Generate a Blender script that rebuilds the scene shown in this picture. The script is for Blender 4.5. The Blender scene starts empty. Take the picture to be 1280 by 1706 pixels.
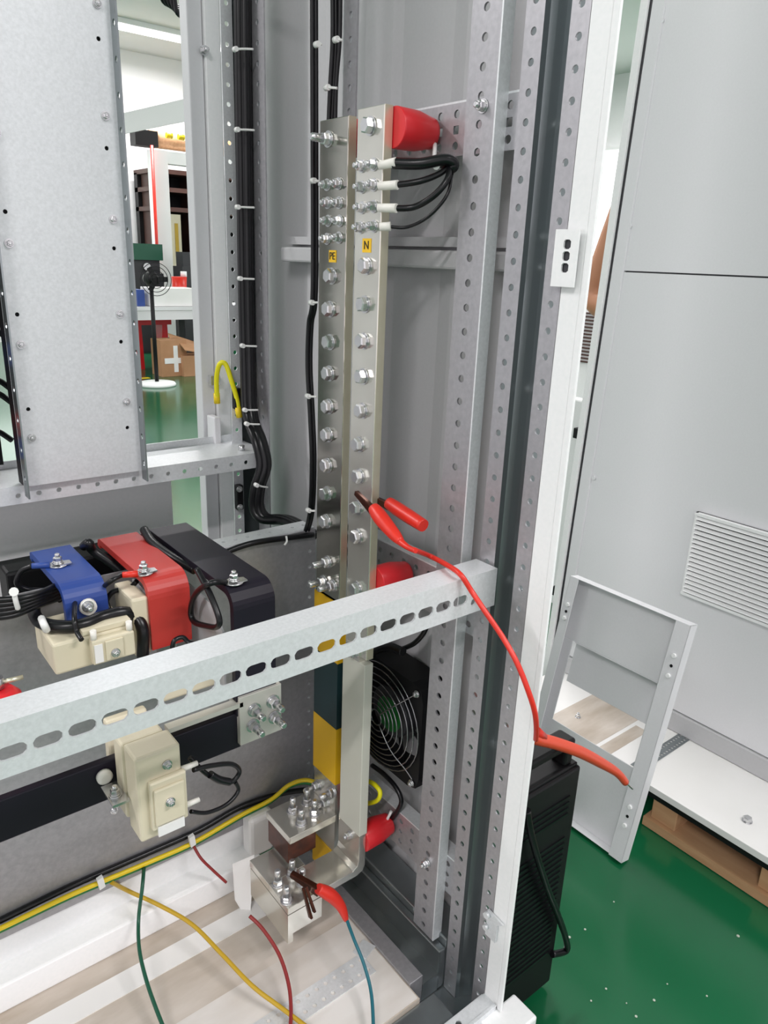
import bpy, math, random
from mathutils import Vector, Matrix
random.seed(7)
S = bpy.context.scene
COL = S.collection
V = Vector

# ------------------------------------------------------------------ camera, world, lights, exposure
YAW, PITCH, ROLL, F = 0.682517895, 0.325868263, 0.0391830352, 1242.54205
CAM = V((-.6, -.44, 1.1))
_f = V((math.sin(YAW)*math.cos(PITCH), math.cos(YAW)*math.cos(PITCH), -math.sin(PITCH)))
_r = V((math.cos(YAW), -math.sin(YAW), 0)); _u = _r.cross(_f)
RT = _r*math.cos(ROLL)+_u*math.sin(ROLL); UP = -_r*math.sin(ROLL)+_u*math.cos(ROLL)
cd = bpy.data.cameras.new('camera'); co = bpy.data.objects.new('camera', cd); COL.objects.link(co)
m = Matrix((RT, UP, -_f)).transposed().to_4x4(); m.translation = CAM
co.matrix_world = m
cd.sensor_fit = 'VERTICAL'; cd.sensor_height = 36; cd.sensor_width = 27; cd.lens = F/1706*36
cd.clip_start = .02; cd.clip_end = 60
S.camera = co
S.view_settings.view_transform = 'Standard'; S.view_settings.look = 'None'
S.view_settings.exposure = 0.12; S.view_settings.gamma = 1; S.view_settings.use_curve_mapping = False
w = bpy.data.worlds.new('world'); S.world = w; w.use_nodes = True
w.node_tree.nodes['Background'].inputs[0].default_value = (1, .955, 1, 1)
w.node_tree.nodes['Background'].inputs[1].default_value = 1.15

def area(name, loc, sx, sy, power, col=(1, .955, .97), rot=(0, 0, 0)):
    l = bpy.data.lights.new(name, 'AREA'); l.shape = 'RECTANGLE'; l.size = sx; l.size_y = sy
    l.energy = power; l.color = col
    o = bpy.data.objects.new(name, l); COL.objects.link(o); o.location = loc; o.rotation_euler = rot
    return o
# rows of fluorescent battens under the hall ceiling (their fixtures are built below)
LAMPS = [(-2.6, -1.6, 55), (.9, -1.9, 60), (-2.6, 2.2, 60), (1.4, 2.4, 55), (4.4, .6, 60), (3.2, 8.3, 60), (-1.2, 6.2, 50), (5.6, 5.2, 60)]
ZC = 3.35
for lx, ly, pw_ in LAMPS:
    area('hall_lamp_light', (lx, ly, ZC-.13), 1.5, .16, pw_*1.35)

# pixel (of the 1280 x 1706 frame) to a point on a plane of the place
def ray(x, y): return RT*((x-640)/F)-UP*((y-853)/F)+_f
def ax(x, y, c): d = ray(x, y); return CAM+d*((c-CAM.x)/d.x)
def ay(x, y, c): d = ray(x, y); return CAM+d*((c-CAM.y)/d.y)
def az(x, y, c): d = ray(x, y); return CAM+d*((c-CAM.z)/d.z)

# ------------------------------------------------------------------ materials
def mat(name, col, rough=.5, metal=0., var=None, scale=30., bump=0., spec=.5, stretch=None, vor=False, coat=0.):
    m = bpy.data.materials.new(name); m.use_nodes = True
    nt = m.node_tree; b = nt.nodes['Principled BSDF']
    b.inputs['Base Color'].default_value = (*col, 1); b.inputs['Roughness'].default_value = rough
    b.inputs['Metallic'].default_value = metal; b.inputs['Specular IOR Level'].default_value = spec
    b.inputs['Coat Weight'].default_value = coat
    tc = nt.nodes.new('ShaderNodeTexCoord'); mp = nt.nodes.new('ShaderNodeMapping')
    nt.links.new(tc.outputs['Object'], mp.inputs[0])
    if stretch: mp.inputs['Scale'].default_value = stretch
    if vor:
        n = nt.nodes.new('ShaderNodeTexVoronoi'); n.inputs['Scale'].default_value = scale; out = n.outputs['Color']
    else:
        n = nt.nodes.new('ShaderNodeTexNoise'); n.inputs['Scale'].default_value = scale; n.inputs['Detail'].default_value = 6; out = n.outputs[0]
    nt.links.new(mp.outputs[0], n.inputs['Vector'])
    if var:
        r = nt.nodes.new('ShaderNodeValToRGB')
        r.color_ramp.elements[0].position = .3; r.color_ramp.elements[1].position = .7
        r.color_ramp.elements[0].color = (*col, 1); r.color_ramp.elements[1].color = (*var, 1)
        nt.links.new(out, r.inputs[0]); nt.links.new(r.outputs[0], b.inputs['Base Color'])
    if bump:
        bp = nt.nodes.new('ShaderNodeBump'); bp.inputs['Strength'].default_value = bump; bp.inputs['Distance'].default_value = .002
        nt.links.new(out, bp.inputs['Height']); nt.links.new(bp.outputs[0], b.inputs['Normal'])
    return m
def emis(name, col, s):
    m = bpy.data.materials.new(name); m.use_nodes = True; b = m.node_tree.nodes['Principled BSDF']
    b.inputs['Base Color'].default_value = (*col, 1); b.inputs['Emission Color'].default_value = (*col, 1)
    b.inputs['Emission Strength'].default_value = s
    return m
M = dict(
 galv=mat('galvanised steel', (.38,.375,.395), .42, .6, (.45,.445,.465), 160, .04),
 galvl=mat('bright galvanised steel', (.69,.71,.725), .42, .3, (.78,.80,.82), 300, .03),
 galvs=mat('smooth galvanised steel', (.27,.30,.31), .28, .85, (.34,.37,.38), 14, .02, stretch=(1,1,.15)),
 grey=mat('light grey powder coat', (.49,.49,.50), .36, 0, (.51,.51,.52), 250, .02),
 grey2=mat('pale grey powder coat', (.74,.74,.76), .4, 0, (.76,.76,.78), 250, .02),
 white=mat('white powder coat', (.86,.87,.87), .4, 0, (.9,.9,.9), 200, .02),
 tin=mat('tinned copper busbar', (.66,.64,.58), .2, .8, (.76,.74,.68), 18, .03),
 tin2=mat('dull tinned plate', (.66,.64,.58), .45, .35, (.74,.72,.66), 18, .03),
 tindk=mat('tinned busbar in dark reflection tone', (.40,.39,.35), .13, .95, (.52,.5,.45), 14, .03), chromedk=mat('dark chrome wire', (.30,.30,.31), .25, .9),  # PE bar tin: its dark reflection is put into the base colour
 gold=mat('yellowish cut edge of busbar', (.72,.68,.5), .3, .7, (.8,.76,.6), 40),
 zinc=mat('zinc plated bolt steel', (.72,.72,.72), .25, .9, (.6,.6,.62), 80, .05),
 cream=mat('cream moulded plastic', (.66,.60,.44), .4, 0, (.70,.64,.49), 12),
 sleeve=mat('ivory heat shrink sleeve', (.60,.60,.52), .35, 0, (.64,.64,.56), 9),
 ivory=mat('ivory wire sleeve', (.82,.8,.74), .5),
 red=mat('red moulded resin', (.72,.02,.03), .35, 0, (.66,.02,.025), 30, .02),
 redsh=mat('red heat shrink sleeve', (.46,.032,.026), .42, 0, (.52,.042,.034), 8, .05),
 blue=mat('blue heat shrink sleeve', (.02,.05,.24), .45, 0, (.025,.07,.3), 8, .08),
 blk=mat('black heat shrink sleeve', (.009,.007,.014), .45, 0, (.013,.011,.02), 8, .05, spec=.3),
 black=mat('black plastic', (.006,.006,.007), .5, spec=.3),
 cable=mat('black cable sheath', (.003,.003,.004), .32, 0, (.006,.006,.008), 60, spec=.4),
 yel=mat('yellow sheath', (.85,.62,.01), .4), yelg=mat('yellow green sheath', (.85,.78,.01), .4),
 grn=mat('green sheath', (.01,.17,.03), .4), ochre=mat('ochre yellow sheath', (.52,.33,.02), .45),
 dkg=mat('dark green sheath', (.01,.09,.05), .4), dkr=mat('dark red sheath', (.25,.02,.02), .45),
 teal=mat('blue green sheath', (.01,.13,.17), .4), rubred=mat('red rubber', (.72,.03,.015), .38, 0, (.6,.02,.01), 25, .1),
 orng=mat('orange red cable sheath', (.75,.075,.03), .4),
 darkteal=mat('dark green sleeve', (.008,.03,.035), .45), amber=mat('amber yellow sleeve', (.72,.42,.01), .4),
 copper=mat('oxidised copper jaw', (.12,.035,.02), .3, .8, (.05,.02,.015), 60),
 stick=mat('yellow sticker', (.9,.55,.02), .5), ink=mat('printed ink', (.03,.02,.01), .6),
 tie=mat('white nylon tie', (.85,.85,.83), .4),
 deck=mat('pale board', (.42,.35,.28), .45, 0, (.66,.60,.54), 2.5, .0, stretch=(2.5,9,1)),
 board2=mat('film covered board', (.60,.55,.50), .4, 0, (.80,.77,.74), 3, .0, stretch=(2,6,1)),
 deckw=mat('white film', (.80,.79,.77), .4, 0, (.86,.85,.84), 6),
 wood=mat('pine board', (.44,.24,.12), .7, 0, (.55,.33,.18), 6, .1, stretch=(8,1,8)),
 floor=mat('green epoxy floor', (.006,.095,.035), .16, 0, (.010,.125,.05), 1.6, .0, spec=.6),
 speck=mat('floor debris', (.45,.5,.42), .7),
 wallm=mat('white painted wall', (.84,.85,.85), .7, 0, (.88,.89,.89), 3),
 ceil=mat('ceiling paint', (.72,.73,.71), .8, 0, (.75,.76,.74), 2),
 brown=mat('brown painted steel', (.05,.018,.013), .6, 0, (.07,.028,.02), 4),
 card=mat('corrugated cardboard', (.42,.22,.11), .8, 0, (.48,.26,.14), 10),
 skin=mat('skin', (.50,.22,.12), .5, 0, (.55,.25,.14), 9),
 shirt=mat('grey work shirt', (.20,.22,.25), .8, 0, (.23,.25,.28), 20),
 glow=emis('fluorescent tube', (1, 1, 1), 5.), pane=emis('bright window daylight', (.95, 1, .98), 1.6),
 greenled=emis('green exit sign', (.05, .8, .12), .9),
 copperblk=mat('dark grey plastic', (.03,.03,.035), .5))  # one dark grey shared by housings, table legs, seals and trousers

# ------------------------------------------------------------------ mesh builders
class MB:
    def __init__(s): s.v = []; s.f = []; s.mi = []; s.cur = 0; s.sm = []
    def add(s, vs, fs, smooth=False):
        b = len(s.v); s.v += [tuple(p) for p in vs]
        for q in fs: s.f.append([b+i for i in q]); s.mi.append(s.cur); s.sm.append(smooth)
        return s
    def box(s, x0, x1, y0, y1, z0, z1):
        vs = [(x, y, z) for z in (z0, z1) for y in (y0, y1) for x in (x0, x1)]
        return s.add(vs, [(0,2,3,1),(4,5,7,6),(0,1,5,4),(2,6,7,3),(0,4,6,2),(1,3,7,5)])
    def obox(s, c, u, v, n):      # centre and three half-axis vectors
        c = V(c); u = V(u); v = V(v); n = V(n)
        vs = [c+a*u+b*v+d*n for d in (-1,1) for b in (-1,1) for a in (-1,1)]
        return s.add(vs, [(0,2,3,1),(4,5,7,6),(0,1,5,4),(2,6,7,3),(0,4,6,2),(1,3,7,5)])
    def cyl(s, p0, p1, r0, r1=None, n=16, smooth=True, phase=0):
        return s.lathe(p0, p1, [(0, r0), (1, r0 if r1 is None else r1)], n, smooth, phase)
    def lathe(s, p0, p1, prof, n=20, smooth=True, phase=0):   # prof: (t along, radius)
        p0 = V(p0); p1 = V(p1); d = p1-p0; a = d.normalized()
        e = V((0,0,1)) if abs(a.z) < .9 else V((1,0,0)); u = a.cross(e).normalized(); w_ = a.cross(u)
        vs = []
        for t, r in prof:
            for k in range(n):
                q = phase+2*math.pi*k/n; vs.append(p0+d*t+(u*math.cos(q)+w_*math.sin(q))*r)
        fs = [(i*n+k, i*n+(k+1) % n, (i+1)*n+(k+1) % n, (i+1)*n+k) for i in range(len(prof)-1) for k in range(n)]
        s.add(vs, fs, smooth)
        b = len(s.v)-len(vs)
        s.f.append([b+k for k in range(n)][::-1]); s.mi.append(s.cur); s.sm.append(False)
        s.f.append([b+(len(prof)-1)*n+k for k in range(n)]); s.mi.append(s.cur); s.sm.append(False)
        return s
    def tube(s, pts, r, n=10, sub=6, closed=False):
        pts = [V(p) for p in pts]
        if sub > 1 and len(pts) > 2:
            out = []; L = len(pts)
            for i in range(L if closed else L-1):
                g = (lambda k: pts[k % L]) if closed else (lambda k: pts[min(max(k, 0), L-1)])
                a, b, c, d = g(i-1), g(i), g(i+1), g(i+2)
                for k in range(sub):
                    t = k/sub; out.append(.5*((2*b)+(c-a)*t+(2*a-5*b+4*c-d)*t*t+(3*b-a-3*c+d)*t**3))
            if not closed: out.append(pts[-1])
            pts = out
        L = len(pts); vs = []; u = None
        rr = r if isinstance(r, (list, tuple)) else [r, r]
        for i, p in enumerate(pts):
            a = pts[(i+1) % L] if closed else pts[min(i+1, L-1)]; b = pts[i-1] if (closed or i) else pts[0]
            t = (a-b).normalized()
            if u is None: u = t.cross(V((0,0,1)) if abs(t.z) < .9 else V((1,0,0))).normalized()
            u = (u-t*u.dot(t)).normalized(); w_ = t.cross(u)
            x = i/(L-1)*(len(rr)-1); j = min(int(x), len(rr)-2); q = rr[j]+(rr[j+1]-rr[j])*(x-j)
            for k in range(n):
                g = 2*math.pi*k/n; vs.append(p+(u*math.cos(g)+w_*math.sin(g))*q)
        R = L if closed else L-1
        fs = [(i*n+k, i*n+(k+1) % n, ((i+1) % L)*n+(k+1) % n, ((i+1) % L)*n+k) for i in range(R) for k in range(n)]
        s.add(vs, fs, True)
        if not closed:
            b = len(s.v)-len(vs)
            s.f.append([b+k for k in range(n)][::-1]); s.mi.append(s.cur); s.sm.append(False)
            s.f.append([b+(L-1)*n+k for k in range(n)]); s.mi.append(s.cur); s.sm.append(False)
        return s
    def prism(s, poly, d):       # polygon of 3D points swept by vector d
        n = len(poly); d = V(d); vs = [V(p) for p in poly]+[V(p)+d for p in poly]
        fs = [list(range(n))[::-1], [n+i for i in range(n)]]+[(i, (i+1) % n, n+(i+1) % n, n+i) for i in range(n)]
        return s.add(vs, fs)
    def ribbon(s, path, wv, th, smooth=True):  # flat bar following a path in one plane, wv = full width vector
        path = [V(p) for p in path]; wv = V(wv); n = len(path); o = []
        for i, p in enumerate(path):
            t = (path[min(i+1, n-1)]-path[max(i-1, 0)]).normalized(); nn = t.cross(wv.normalized())
            o.append((p, nn))
        vs = []
        for p, nn in o: vs += [p-wv/2, p+wv/2, p+wv/2+nn*th, p-wv/2+nn*th]
        fs = []
        for i in range(n-1):
            for k in range(4): fs.append((i*4+k, i*4+(k+1) % 4, (i+1)*4+(k+1) % 4, (i+1)*4+k))
        s.add(vs, fs, False); b = len(s.v)-len(vs)
        s.f.append([b, b+3, b+2, b+1]); s.mi.append(s.cur); s.sm.append(False)
        e = b+(n-1)*4; s.f.append([e, e+1, e+2, e+3]); s.mi.append(s.cur); s.sm.append(False)
        return s
    def perf(s, o, u, v, n, t, cells):
        """sheet in u,v from o, thickness t along n; cells = (a0,a1,b0,b1,hole) hole = None | (ca,cb,r,half_len) or ('sq',ca,cb,h)"""
        o = V(o); u = V(u); v = V(v); n = V(n)
        P = lambda a, b, d: o+u*a+v*b+n*(t*d)
        for a0, a1, b0, b1, h in cells:
            if h is None:
                s.add([P(a0,b0,0),P(a1,b0,0),P(a1,b1,0),P(a0,b1,0),P(a0,b0,1),P(a1,b0,1),P(a1,b1,1),P(a0,b1,1)],
                      [(0,3,2,1),(4,5,6,7),(0,1,5,4),(2,3,7,6),(1,2,6,5),(3,0,4,7)]); continue
            K = 4 if h[3] <= 0 else 8; outer = []
            cs = [(a0,b0),(a1,b0),(a1,b1),(a0,b1)]
            for i in range(4):
                p, q = cs[i], cs[(i+1) % 4]
                for k in range(K): outer.append((p[0]+(q[0]-p[0])*k/K, p[1]+(q[1]-p[1])*k/K))
            ca, cb, r, hl = h
            inner = []
            for (a, b) in outer:
                dx, dy = a-ca, b-cb; lo, hi = 0., 1.
                for _ in range(18):
                    mm = (lo+hi)/2; x, y = dx*mm, dy*mm
                    if hl >= 0: ins = math.hypot(max(abs(x)-hl, 0), y) < r
                    else: ins = max(abs(x), abs(y)) < r
                    if ins: lo = mm
                    else: hi = mm
                inner.append((ca+dx*lo, cb+dy*lo))
            N = len(outer)
            vs = [P(a,b,0) for a,b in outer]+[P(a,b,0) for a,b in inner]+[P(a,b,1) for a,b in outer]+[P(a,b,1) for a,b in inner]
            fs = []
            for i in range(N):
                j = (i+1) % N
                fs += [(i,N+i,N+j,j),(2*N+i,2*N+j,3*N+j,3*N+i),(N+i,3*N+i,3*N+j,N+j),(i,j,2*N+j,2*N+i)]
            s.add(vs, fs)
        return s
    def row(s, o, u, v, n, t, L, W, pitch, r, hl=0, off=0, cv=None):
        """strip L long, W wide with one row of holes"""
        c = []; k = 0; a = off
        if off > 0: c.append((0, off, 0, W, None))
        while a+pitch <= L+1e-6: c.append((a, a+pitch, 0, W, (a+pitch/2, W/2 if cv is None else cv, r, hl))); a += pitch
        if L-a > 1e-4: c.append((a, L, 0, W, None))
        return s.perf(o, u, v, n, t, c)
    def build(s, name, mats, parent=None, **kw):
        me = bpy.data.meshes.new(name); me.from_pydata(s.v, [], s.f)
        for q in (mats if isinstance(mats, (list, tuple)) else [mats]): me.materials.append(M[q])
        me.polygons.foreach_set('material_index', s.mi); me.polygons.foreach_set('use_smooth', s.sm)
        me.update()
        import bmesh
        bm = bmesh.new(); bm.from_mesh(me); bmesh.ops.recalc_face_normals(bm, faces=bm.faces); bm.to_mesh(me); bm.free()
        o = bpy.data.objects.new(name, me); COL.objects.link(o)
        if parent: setp(o, parent)
        return tag(o, **kw)
def wmat(o):
    l = Matrix.LocRotScale(o.location, o.rotation_euler, o.scale)
    return wmat(o.parent) @ o.matrix_parent_inverse @ l if o.parent else l
def setp(o, p): o.parent = p; o.matrix_parent_inverse = wmat(p).inverted()
def tag(o, label=None, cat=None, group=None, kind=None, bevel=0):
    if label: o['label'] = label
    if cat: o['category'] = cat
    if group: o['group'] = group
    if kind: o['kind'] = kind
    if bevel:
        b = o.modifiers.new('bevel', 'BEVEL'); b.width = bevel; b.segments = 2; b.limit_method = 'ANGLE'
    return o
def thing(name, loc, label, cat, group=None):
    o = bpy.data.objects.new(name, None); COL.objects.link(o); o.location = loc; o.empty_display_size = .02
    return tag(o, label, cat, group)
def text(body, size, origin, u, v, matn, parent, name='lettering', ext=.0003):
    c = bpy.data.curves.new(name, 'FONT'); c.body = body; c.size = size; c.extrude = ext; c.align_x = 'CENTER'; c.align_y = 'CENTER'
    t = bpy.data.objects.new('tmp', c); me = bpy.data.meshes.new_from_object(t); bpy.data.objects.remove(t)
    me.materials.clear(); me.materials.append(M[matn])
    u = V(u).normalized(); v = V(v).normalized(); n = u.cross(v)
    mm = Matrix((u, v, n)).transposed().to_4x4(); mm.translation = V(origin); me.transform(mm)
    o = bpy.data.objects.new(name, me); COL.objects.link(o); setp(o, parent); return o

# ------------------------------------------------------------------ the hall
MB().box(-7, 8, -6, 9.5, -.1, 0).build('floor', 'floor', kind='structure')
MB().box(-7, 8, -6, 9.5, ZC, ZC+.1).build('ceiling', 'ceil', kind='structure')
MB().box(-7, 8, 9.5, 9.6, 0, ZC).build('wall_back', 'wallm', kind='structure')
MB().box(8, 8.1, -6, 9.6, 0, ZC).build('wall_right', 'wallm', kind='structure')
def window(n, x0, x1, y0, y1, z0, z1, bars):
    t = MB()
    ax_x = (x1-x0) > (y1-y0)
    o = MB().box(x0, x1, y0, y1, z0, z1).build('window_%d' % n, 'pane', kind='structure')
    f = MB(); e = .04
    if ax_x:
        f.box(x0-e, x1+e, y0-.03, y1, z1, z1+e); f.box(x0-e, x1+e, y0-.03, y1, z0-e, z0)
        for k in range(bars+1):
            x = x0+(x1-x0)*k/bars; f.box(x-e/2, x+e/2, y0-.02, y0-.001, z0, z1)
    else:
        f.box(x0-.03, x1, y0-e, y1+e, z1, z1+e); f.box(x0-.03, x1, y0-e, y1+e, z0-e, z0)
        for k in range(bars+1):
            y = y0+(y1-y0)*k/bars; f.box(x0-.02, x0-.001, y-e/2, y+e/2, z0, z1)
    f.build('window_frame', 'white', o)
window(1, 1.2, 2.92, 9.46, 9.49, 1.0, 2.25, 3)
window(2, 7.96, 7.99, 3.6, 6.6, .9, 2.5, 5)
window(3, 7.96, 7.99, -1.6, 2.6, .9, 2.5, 6)
for lx, ly, _ in LAMPS:
    vis = (lx, ly) == (3.2, 8.3)
    b = MB(); b.box(lx-.8, lx+.8, ly-.09, ly+.09, ZC-.05, ZC-.001)
    if True:
        t = thing('ceiling_lamp', (lx, ly, ZC-.05), 'white fluorescent batten on the ceiling above the dark storage bay' if vis else
                  'white fluorescent batten lamp on the hall ceiling outside the frame', 'lamp', 'fluorescent lamps on the hall ceiling')
        b.build('lamp_body', 'white', t)
        MB().cyl((lx-.76, ly, ZC-.08), (lx+.76, ly, ZC-.08), .018, n=10).build('lamp_tube', 'glow', t)
# floor markings
for i, (y0, y1) in enumerate(((6.9, 7.0), (6.2, 6.26))):
    MB().box(1.2, 2.0 if i else 2.1, y0, y1, .0005, .002).build('floor_line', 'yel', label='yellow line painted on the green floor, %s from the round fan foot' % ('nearer' if i else 'farther'), cat='floor marking')
# storage bay at the back
MB().box(3.02, 3.2, 8.35, 8.5, 0, 2.17).build('white_column', 'white', label='white square column beside the dark storage bay', cat='column')
MB().cyl((2.985, 8.3, 0), (3.0, 8.3, 2.2), .018, n=10).build('red_pipe', 'rubred', label='thin red pipe running up the left side of the white column', cat='pipe')
MB().box(3.2, 4.6, 8.38, 8.5, 2.04, 2.17).build('white_lintel', 'white', label='white lintel over the dark storage bay', cat='lintel')
t = thing('roller_shutter', (3.4, 8.6, 2.2), 'brown roller shutter box with a motor above the white lintel', 'shutter')
MB().cyl((3.05, 8.5, 2.29), (4.6, 8.5, 2.29), .09, n=20).build('shutter_roll', 'wood', t)
MB().box(2.86, 3.12, 8.4, 8.56, 2.2, 2.36).build('motor', 'black', t)
for k in range(2): MB().cyl((3.2+k*.14, 8.36, 2.33), (3.27+k*.14, 8.36, 2.33), .03, n=12).build('end_stop', 'yel', t)
t = thing('storage_rack', (3.9, 9.1, 0), 'tall dark brown storage rack inside the bay at the back', 'rack')
for x in (3.25, 3.75, 4.5): MB().box(x, x+.05, 8.85, 9.4, 0, 2.0).build('upright', 'brown', t)
for z in (1.56, 1.78, 1.98): MB().box(3.2, 4.6, 8.85, 9.4, z, z+.05).build('shelf', 'brown', t)
MB().box(3.2, 4.6, 9.3, 9.4, .1, 2.0).build('back_panel', 'black', t)
t = thing('cream_cabinet', (3.3, 8.75, 0), 'cream cabinet with a bright window standing before the dark rack', 'cabinet')
MB().box(3.16, 3.44, 8.62, 8.8, 0, 1.52).build('body', 'cream', t)
MB().box(3.19, 3.30, 8.61, 8.625, 1.2, 1.4).build('display', 'pane', t)
MB().box(3.36, 3.40, 8.61, 8.625, 1.05, 1.42).build('side_slot', 'ochre', t)
t = thing('green_machine', (2.75, 8.1, 0), 'dark machine with a green top standing left of the white column', 'machine')
MB().box(2.55,2.93,8.0,8.25,0,.86).box(2.6,2.9,8.02,8.2,.86,1.0).build('body', 'copperblk', t); MB().box(2.6,2.93,7.99,8.2,1.0,1.17).build('green_top', 'dkg', t)
MB().cyl((2.74, 7.985, .93), (2.74, 8.02, .93), .04).build('dial', 'zinc', t)
t = thing('dark_machine', (3.2, 7.7, 0), 'low dark machine with a green front behind the work table', 'machine')
MB().box(2.98, 3.32, 7.6, 7.85, 0, .95).box(3.0, 3.3, 7.62, 7.8, .95, 1.1).build('body', 'copperblk', t)
MB().box(3.12, 3.3, 7.58, 7.6, .6, .78).build('green_front', 'grn', t)
MB().box(2.72, 2.92, 9.44, 9.46, 1.93, 2.02).build('exit_sign', 'greenled', label='small green lit sign on the bright wall left of the column', cat='sign')
# cable tray crossing overhead
o = MB(); a = ay(212, 222, 6.5); b = ay(338, 196, 5.6); d = (b-a); a = a-d*.7; d = d*2.6
o.prism([a, a+V((0,.12,0)), a+V((0,.12,.16)), a+V((0,0,.16))], d); [o.box(p.x+.02,p.x+.035,p.y+.05,p.y+.065,p.z+.1,ZC-.001) for p in (a, a+d*.98)]
o.build('cable_tray', 'white', label='white cable tray crossing overhead at the back of the hall', cat='cable tray')
# pedestal fan stand
fx, fy = az(262, 642, 0).x, az(262, 642, 0).y
t = thing('pedestal_fan', (fx, fy, 0), 'black pedestal fan on a round pale foot on the green floor', 'fan')
MB().lathe((fx, fy, 0), (fx, fy, .035), [(0, .155), (.4, .16), (.8, .15), (1, .05)], 32).build('base', 'card' if 0 else 'wallm', t)
MB().cyl((fx, fy, .03), (fx, fy, .86), .017, n=12).build('pole', 'black', t)
hd = MB(); hd.lathe((fx, fy-.10, .88), (fx, fy+.08, .88), [(0, .02), (.15, .05), (.6, .06), (1, .04)], 20); hd.build('motor', 'black', t)
g = MB()
for r in (.04, .07, .10, .13): g.tube([(fx+r*math.cos(q*math.pi/8), fy-.11, .88+r*math.sin(q*math.pi/8)) for q in range(16)], .003, 6, 2, True)
g.build('guard', 'black', t)
for k in range(3):
    q = k*2*math.pi/3
    MB().obox((fx+.06*math.cos(q), fy-.105, .88+.06*math.sin(q)), (.045*math.cos(q), .004, .045*math.sin(q)), (-.02*math.sin(q), 0, .02*math.cos(q)), (0, .002, 0)).build('blade', 'black', t)
# work table with things on it
TY = 6.35
t = thing('work_table', (2.4, TY, 0), 'pale grey work table behind the pedestal fan', 'table')
MB().box(1.6, 3.3, TY, TY+.6, .585, .615).build('tabletop', 'grey2', t)
MB().box(1.6, 3.3, TY+.01, TY+.03, .50, .585).build('apron', 'grey2', t)
for x, y in ((1.65, TY+.05), (2.58, TY+.05), (3.2, TY+.05), (2.58, TY+.5)): MB().box(x, x+.06, y, y+.05, 0, .585).build('leg', 'copperblk', t)
MB().box(2.13, 2.56, TY+.05, TY+.3, .617, .78).build('white_carton', 'deckw', label='long white carton on the work table', cat='box', bevel=.005)
MB().box(2.02, 2.09, TY+.1, TY+.3, .617, .76).build('blue_case', 'blue', label='small blue case at the left on the work table', cat='case')
t = thing('red_cup', (2.56, TY+.35, .617), 'red container with a white cap standing on the table behind the carton', 'container')
MB().lathe((2.57, TY+.42, .617), (2.57, TY+.42, .87), [(0, .06), (1, .075)], 20).build('body', 'rubred', t)
MB().cyl((2.62, TY+.42, .87), (2.62, TY+.42, .92), .03).build('cap', 'white', t)
t = thing('spray_bottle', (2.66, TY+.2, .617), 'blue spray bottle at the right end of the carton', 'bottle')
MB().lathe((2.62, TY+.12, .617), (2.62, TY+.12, .80), [(0, .035), (.8, .035), (1, .015)], 16).build('body', 'teal', t)
MB().box(2.59, 2.64, TY+.10, TY+.14, .80, .84).build('spray_head', 'white', t)
t = thing('red_stool', (2.25, 6.9, 0), 'red legged stool under the work table', 'stool')  # stool with a red seat and red legs
MB().box(2.06, 2.46, 6.75, 7.0, .42, .47).build('seat', 'red', t)
for x in (2.08, 2.34): MB().prism([(x, 6.76, 0), (x+.09, 6.76, 0), (x+.08, 6.76, .42), (x+.03, 6.76, .42)], (0, .2, 0)).build('leg', 'red', t)
a = az(272, 629, 0); 
t = thing('cardboard_box', a, 'closed brown cardboard box with white cross tape behind the fan foot', 'box')
MB().box(a.x, a.x+.25, a.y+.02, a.y+.25, .001, .33).build('carton', 'card', t)
MB().box(a.x+.12, a.x+.16, a.y+.015, a.y+.02, .04, .28).box(a.x+.03, a.x+.26, a.y+.012, a.y+.016, .12, .17).build('tape', 'wallm', t)
a = az(304, 629, 0)
t = thing('cardboard_box', a, 'open brown cardboard box with raised flaps right of the taped one', 'box')
MB().box(a.x+.03, a.x+.36, a.y+.03, a.y+.28, .001, .19).build('carton', 'card', t)
MB().obox((a.x+.2, a.y+.05, .25), (.17, 0, -.03), (0, .07, .03), (0, 0, .004)).build('flap', 'card', t)
MB().obox((a.x+.16, a.y+.26, .27), (.15, 0, -.05), (0, .05, .05), (0, 0, .004)).build('flap', 'card', t)

# ------------------------------------------------------------------ the open switchgear cabinet frame
ZT = 1.95
cab = thing('switchgear_cabinet', (0, .3, 0), 'open galvanised switchgear cabinet frame with perforated posts and white front edge', 'cabinet')
def P(mb, name, mt, **k): return mb.build(name, mt, cab, **k)
PIT = .0254
# side panel with shallow vertical folds
pn = MB(); pts = []
for y, x in ((.10,.052),(.135,.052),(.15,.047),(.245,.047),(.27,.052),(.36,.052),(.375,.047),(.43,.047),(.46,.054),(.53,.054),(.545,.047),(.562,.047),(.57,.052),(.75,.052)): pts.append((y, x))
for (y0, x0), (y1, x1) in zip(pts, pts[1:]):
    pn.add([(x0,y0,.1),(x1,y1,.1),(x1,y1,ZT),(x0,y0,ZT)], [(0,1,2,3)])
for (y0, x0), (y1, x1) in zip(pts, pts[1:]):
    pn.add([(x0+.02,y0,.1),(x1+.02,y1,.1),(x1+.02,y1,ZT),(x0+.02,y0,ZT)], [(0,3,2,1)])
P(pn, 'side_panel', 'grey')
P(MB().box(.022,.05,.115,.6,1.092,1.113), 'crossbar', 'grey', bevel=.003)
P(MB().box(.034,.05,.115,.6,1.117,1.128), 'crossbar_lip', 'grey')
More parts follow.
